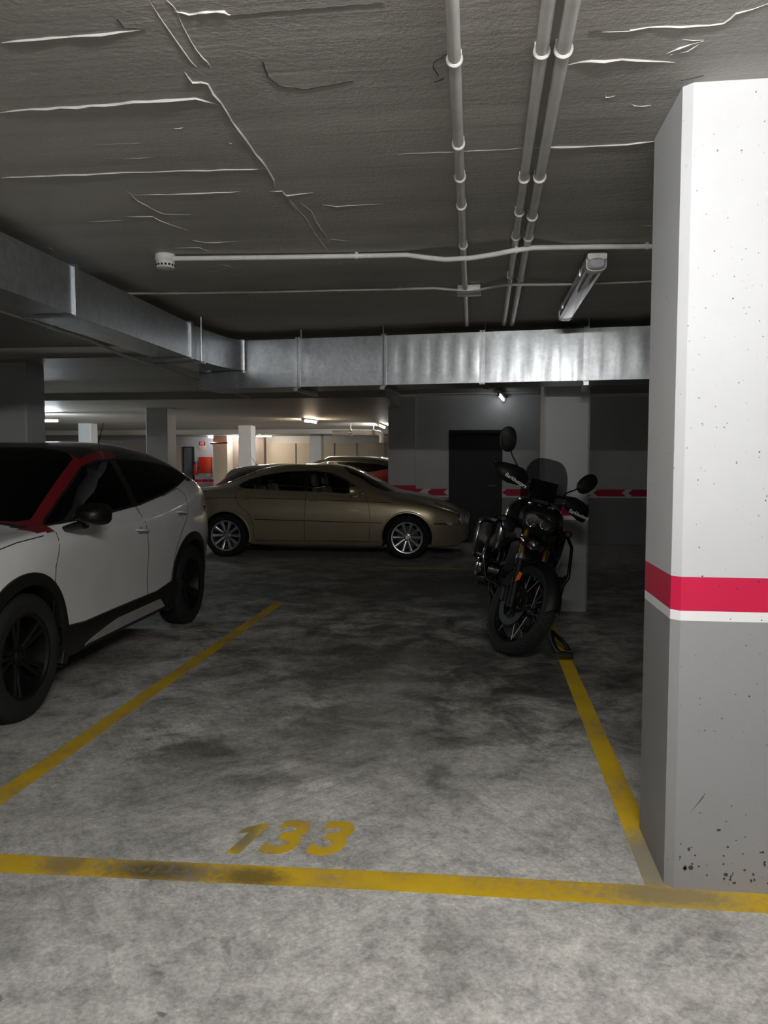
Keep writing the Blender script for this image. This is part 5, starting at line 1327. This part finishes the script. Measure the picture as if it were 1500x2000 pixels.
m = MB(); m.blob([((.44,y,.66), .035,.15,(1,0,0),(.1,0,1),4) for y in (-.15,-.145,.145,.15)], 14); bp('radiator', m, K)
m = MB()
for s in (-1, 1):
    m.tube([up(.70,-.06,s*.04), (.20,s*.13,.72), (-.2,s*.13,.74), (-.72,s*.12,.82)], .017, 10); m.tube([(.2,s*.13,.72),(-.05,s*.13,.40),(-.2,s*.12,.36)], .017, 10); m.tube([(-.2,s*.12,.40),(-.65,s*.13,.78)], .015, 10)
bp('frame', m, K)
m = MB(); m.tube([(-.15,-.09,.40),(-.45,-.12,.36),(-.75,-.13,.335)], [.05,.045,.055], 14, flat=.6); bp('swingarm', m, K)
m = MB(); m.tube([(-.2,-.12,.25),(-.4,-.18,.36),(-.55,-.21,.46)], .024, 12); m.blob([((x,-.225,z), .065,.075,(0,1,0),(0,0,1),3) for x, z in ((-.50,.44),(-.53,.46),(-.92,.60),(-.95,.61))], 20); bp('silencer', m, M['darksteel'])
m = MB(); vs, fs = [], []
for i in range(15):
    a = math.radians(35+110*i/14); r = RR+.05
    for q in range(5): u = (q-2)/2; vs.append(RA+Vector((r*math.cos(a), .095*u, r*math.sin(a)-.03*u*u)))
for i in range(14):
    for q in range(4): fs.append((i*5+q, i*5+q+1, i*5+6+q, i*5+5+q))
m.add(vs, fs); bp('rear_mudguard', m, K)
m = MB(); m.blob([((x,0,.91), hw,.022,(0,1,0),(0,0,1),4) for x, hw in ((-.80,.09),(-.84,.11),(-1.02,.11),(-1.05,.08))], 16); bp('luggage_rack', m, K)
m = MB(); m.blob([((-.98,0,.80), .05,.03,(0,1,0),(0,0,1),3), ((-1.01,0,.80), .045,.028,(0,1,0),(0,0,1),3)], 14); bp('tail_light', m, M['redlens'])
for s in (-1, 1):
    m = MB(); m.blob([((-.42,s*.262,.66), .10,.16,(0,1,0),(0,0,1),5), ((-.44,s*.262,.66), .115,.18,(0,1,0),(0,0,1),5), ((-.86,s*.262,.66), .115,.18,(0,1,0),(0,0,1),5), ((-.88,s*.262,.66), .10,.16,(0,1,0),(0,0,1),5)], 22) if s < 0 else m.tube([(-.3,.22,.80),(-.35,.28,.55),(-.75,.28,.55),(-.80,.22,.82)], .010, 8)
    bp('pannier' if s < 0 else 'pannier_frame', m, KG)
# side stand: down to the ground on the leaning side
inv = (Matrix.Translation(BIKE_O) @ bike.rotation_euler.to_matrix().to_4x4()).inverted()
ft_ = None
wq = (Matrix.Translation(BIKE_O) @ bike.rotation_euler.to_matrix().to_4x4()) @ Vector((-.02, .30, 0)); foot = inv @ Vector((wq.x, wq.y, .012))
m = MB(); m.tube([(.02,.13,.30), foot], [.016,.012], 10); m.blob([(foot+Vector((0,0,q)), .045,.03,(1,0,0),(0,1,0),3) for q in (-.006,.006)], 14); bp('side_stand', m, M['steel'])
# the lowest tyre point should just touch the floor
bpy.context.view_layer.update()
lowest = min((o.matrix_world @ v.co).z for o in bike.children if o.name.startswith('wheel') for v in o.data.vertices)
bike.location.z -= lowest - .001

# loop lock lying against the front tyre
lk = empty('loop_lock', 'black loop lock lying on the yellow line by the front tyre', 'lock', (.62, 5.85, 0))
la, lb = onz(1105, 1282, .03), onz(1078, 1237, .10)
o_ = Vector(lk.location); a_ = la-o_; b_ = lb-o_; d_ = (b_-a_); sd = Vector((.075,.01,0))
m = MB(); pts = []
for k in range(26):
    t = 2*PI*k/25; pts.append((a_+b_)/2 + d_*.5*math.cos(t)*-1 + sd*(.62+.38*math.cos(t))*math.sin(t)*.8 + Vector((0,0,.012)))
m.tube(pts, .016, 10); m.build('lock_loop', M['black'], lk)
m = MB(); m.blob([(a_+Vector((x,0,.012)), .028,.026,(0,1,0),(0,0,1),3) for x in (-.05,-.045,.045,.05)], 14); m.build('lock_body', M['blackgloss'], lk)
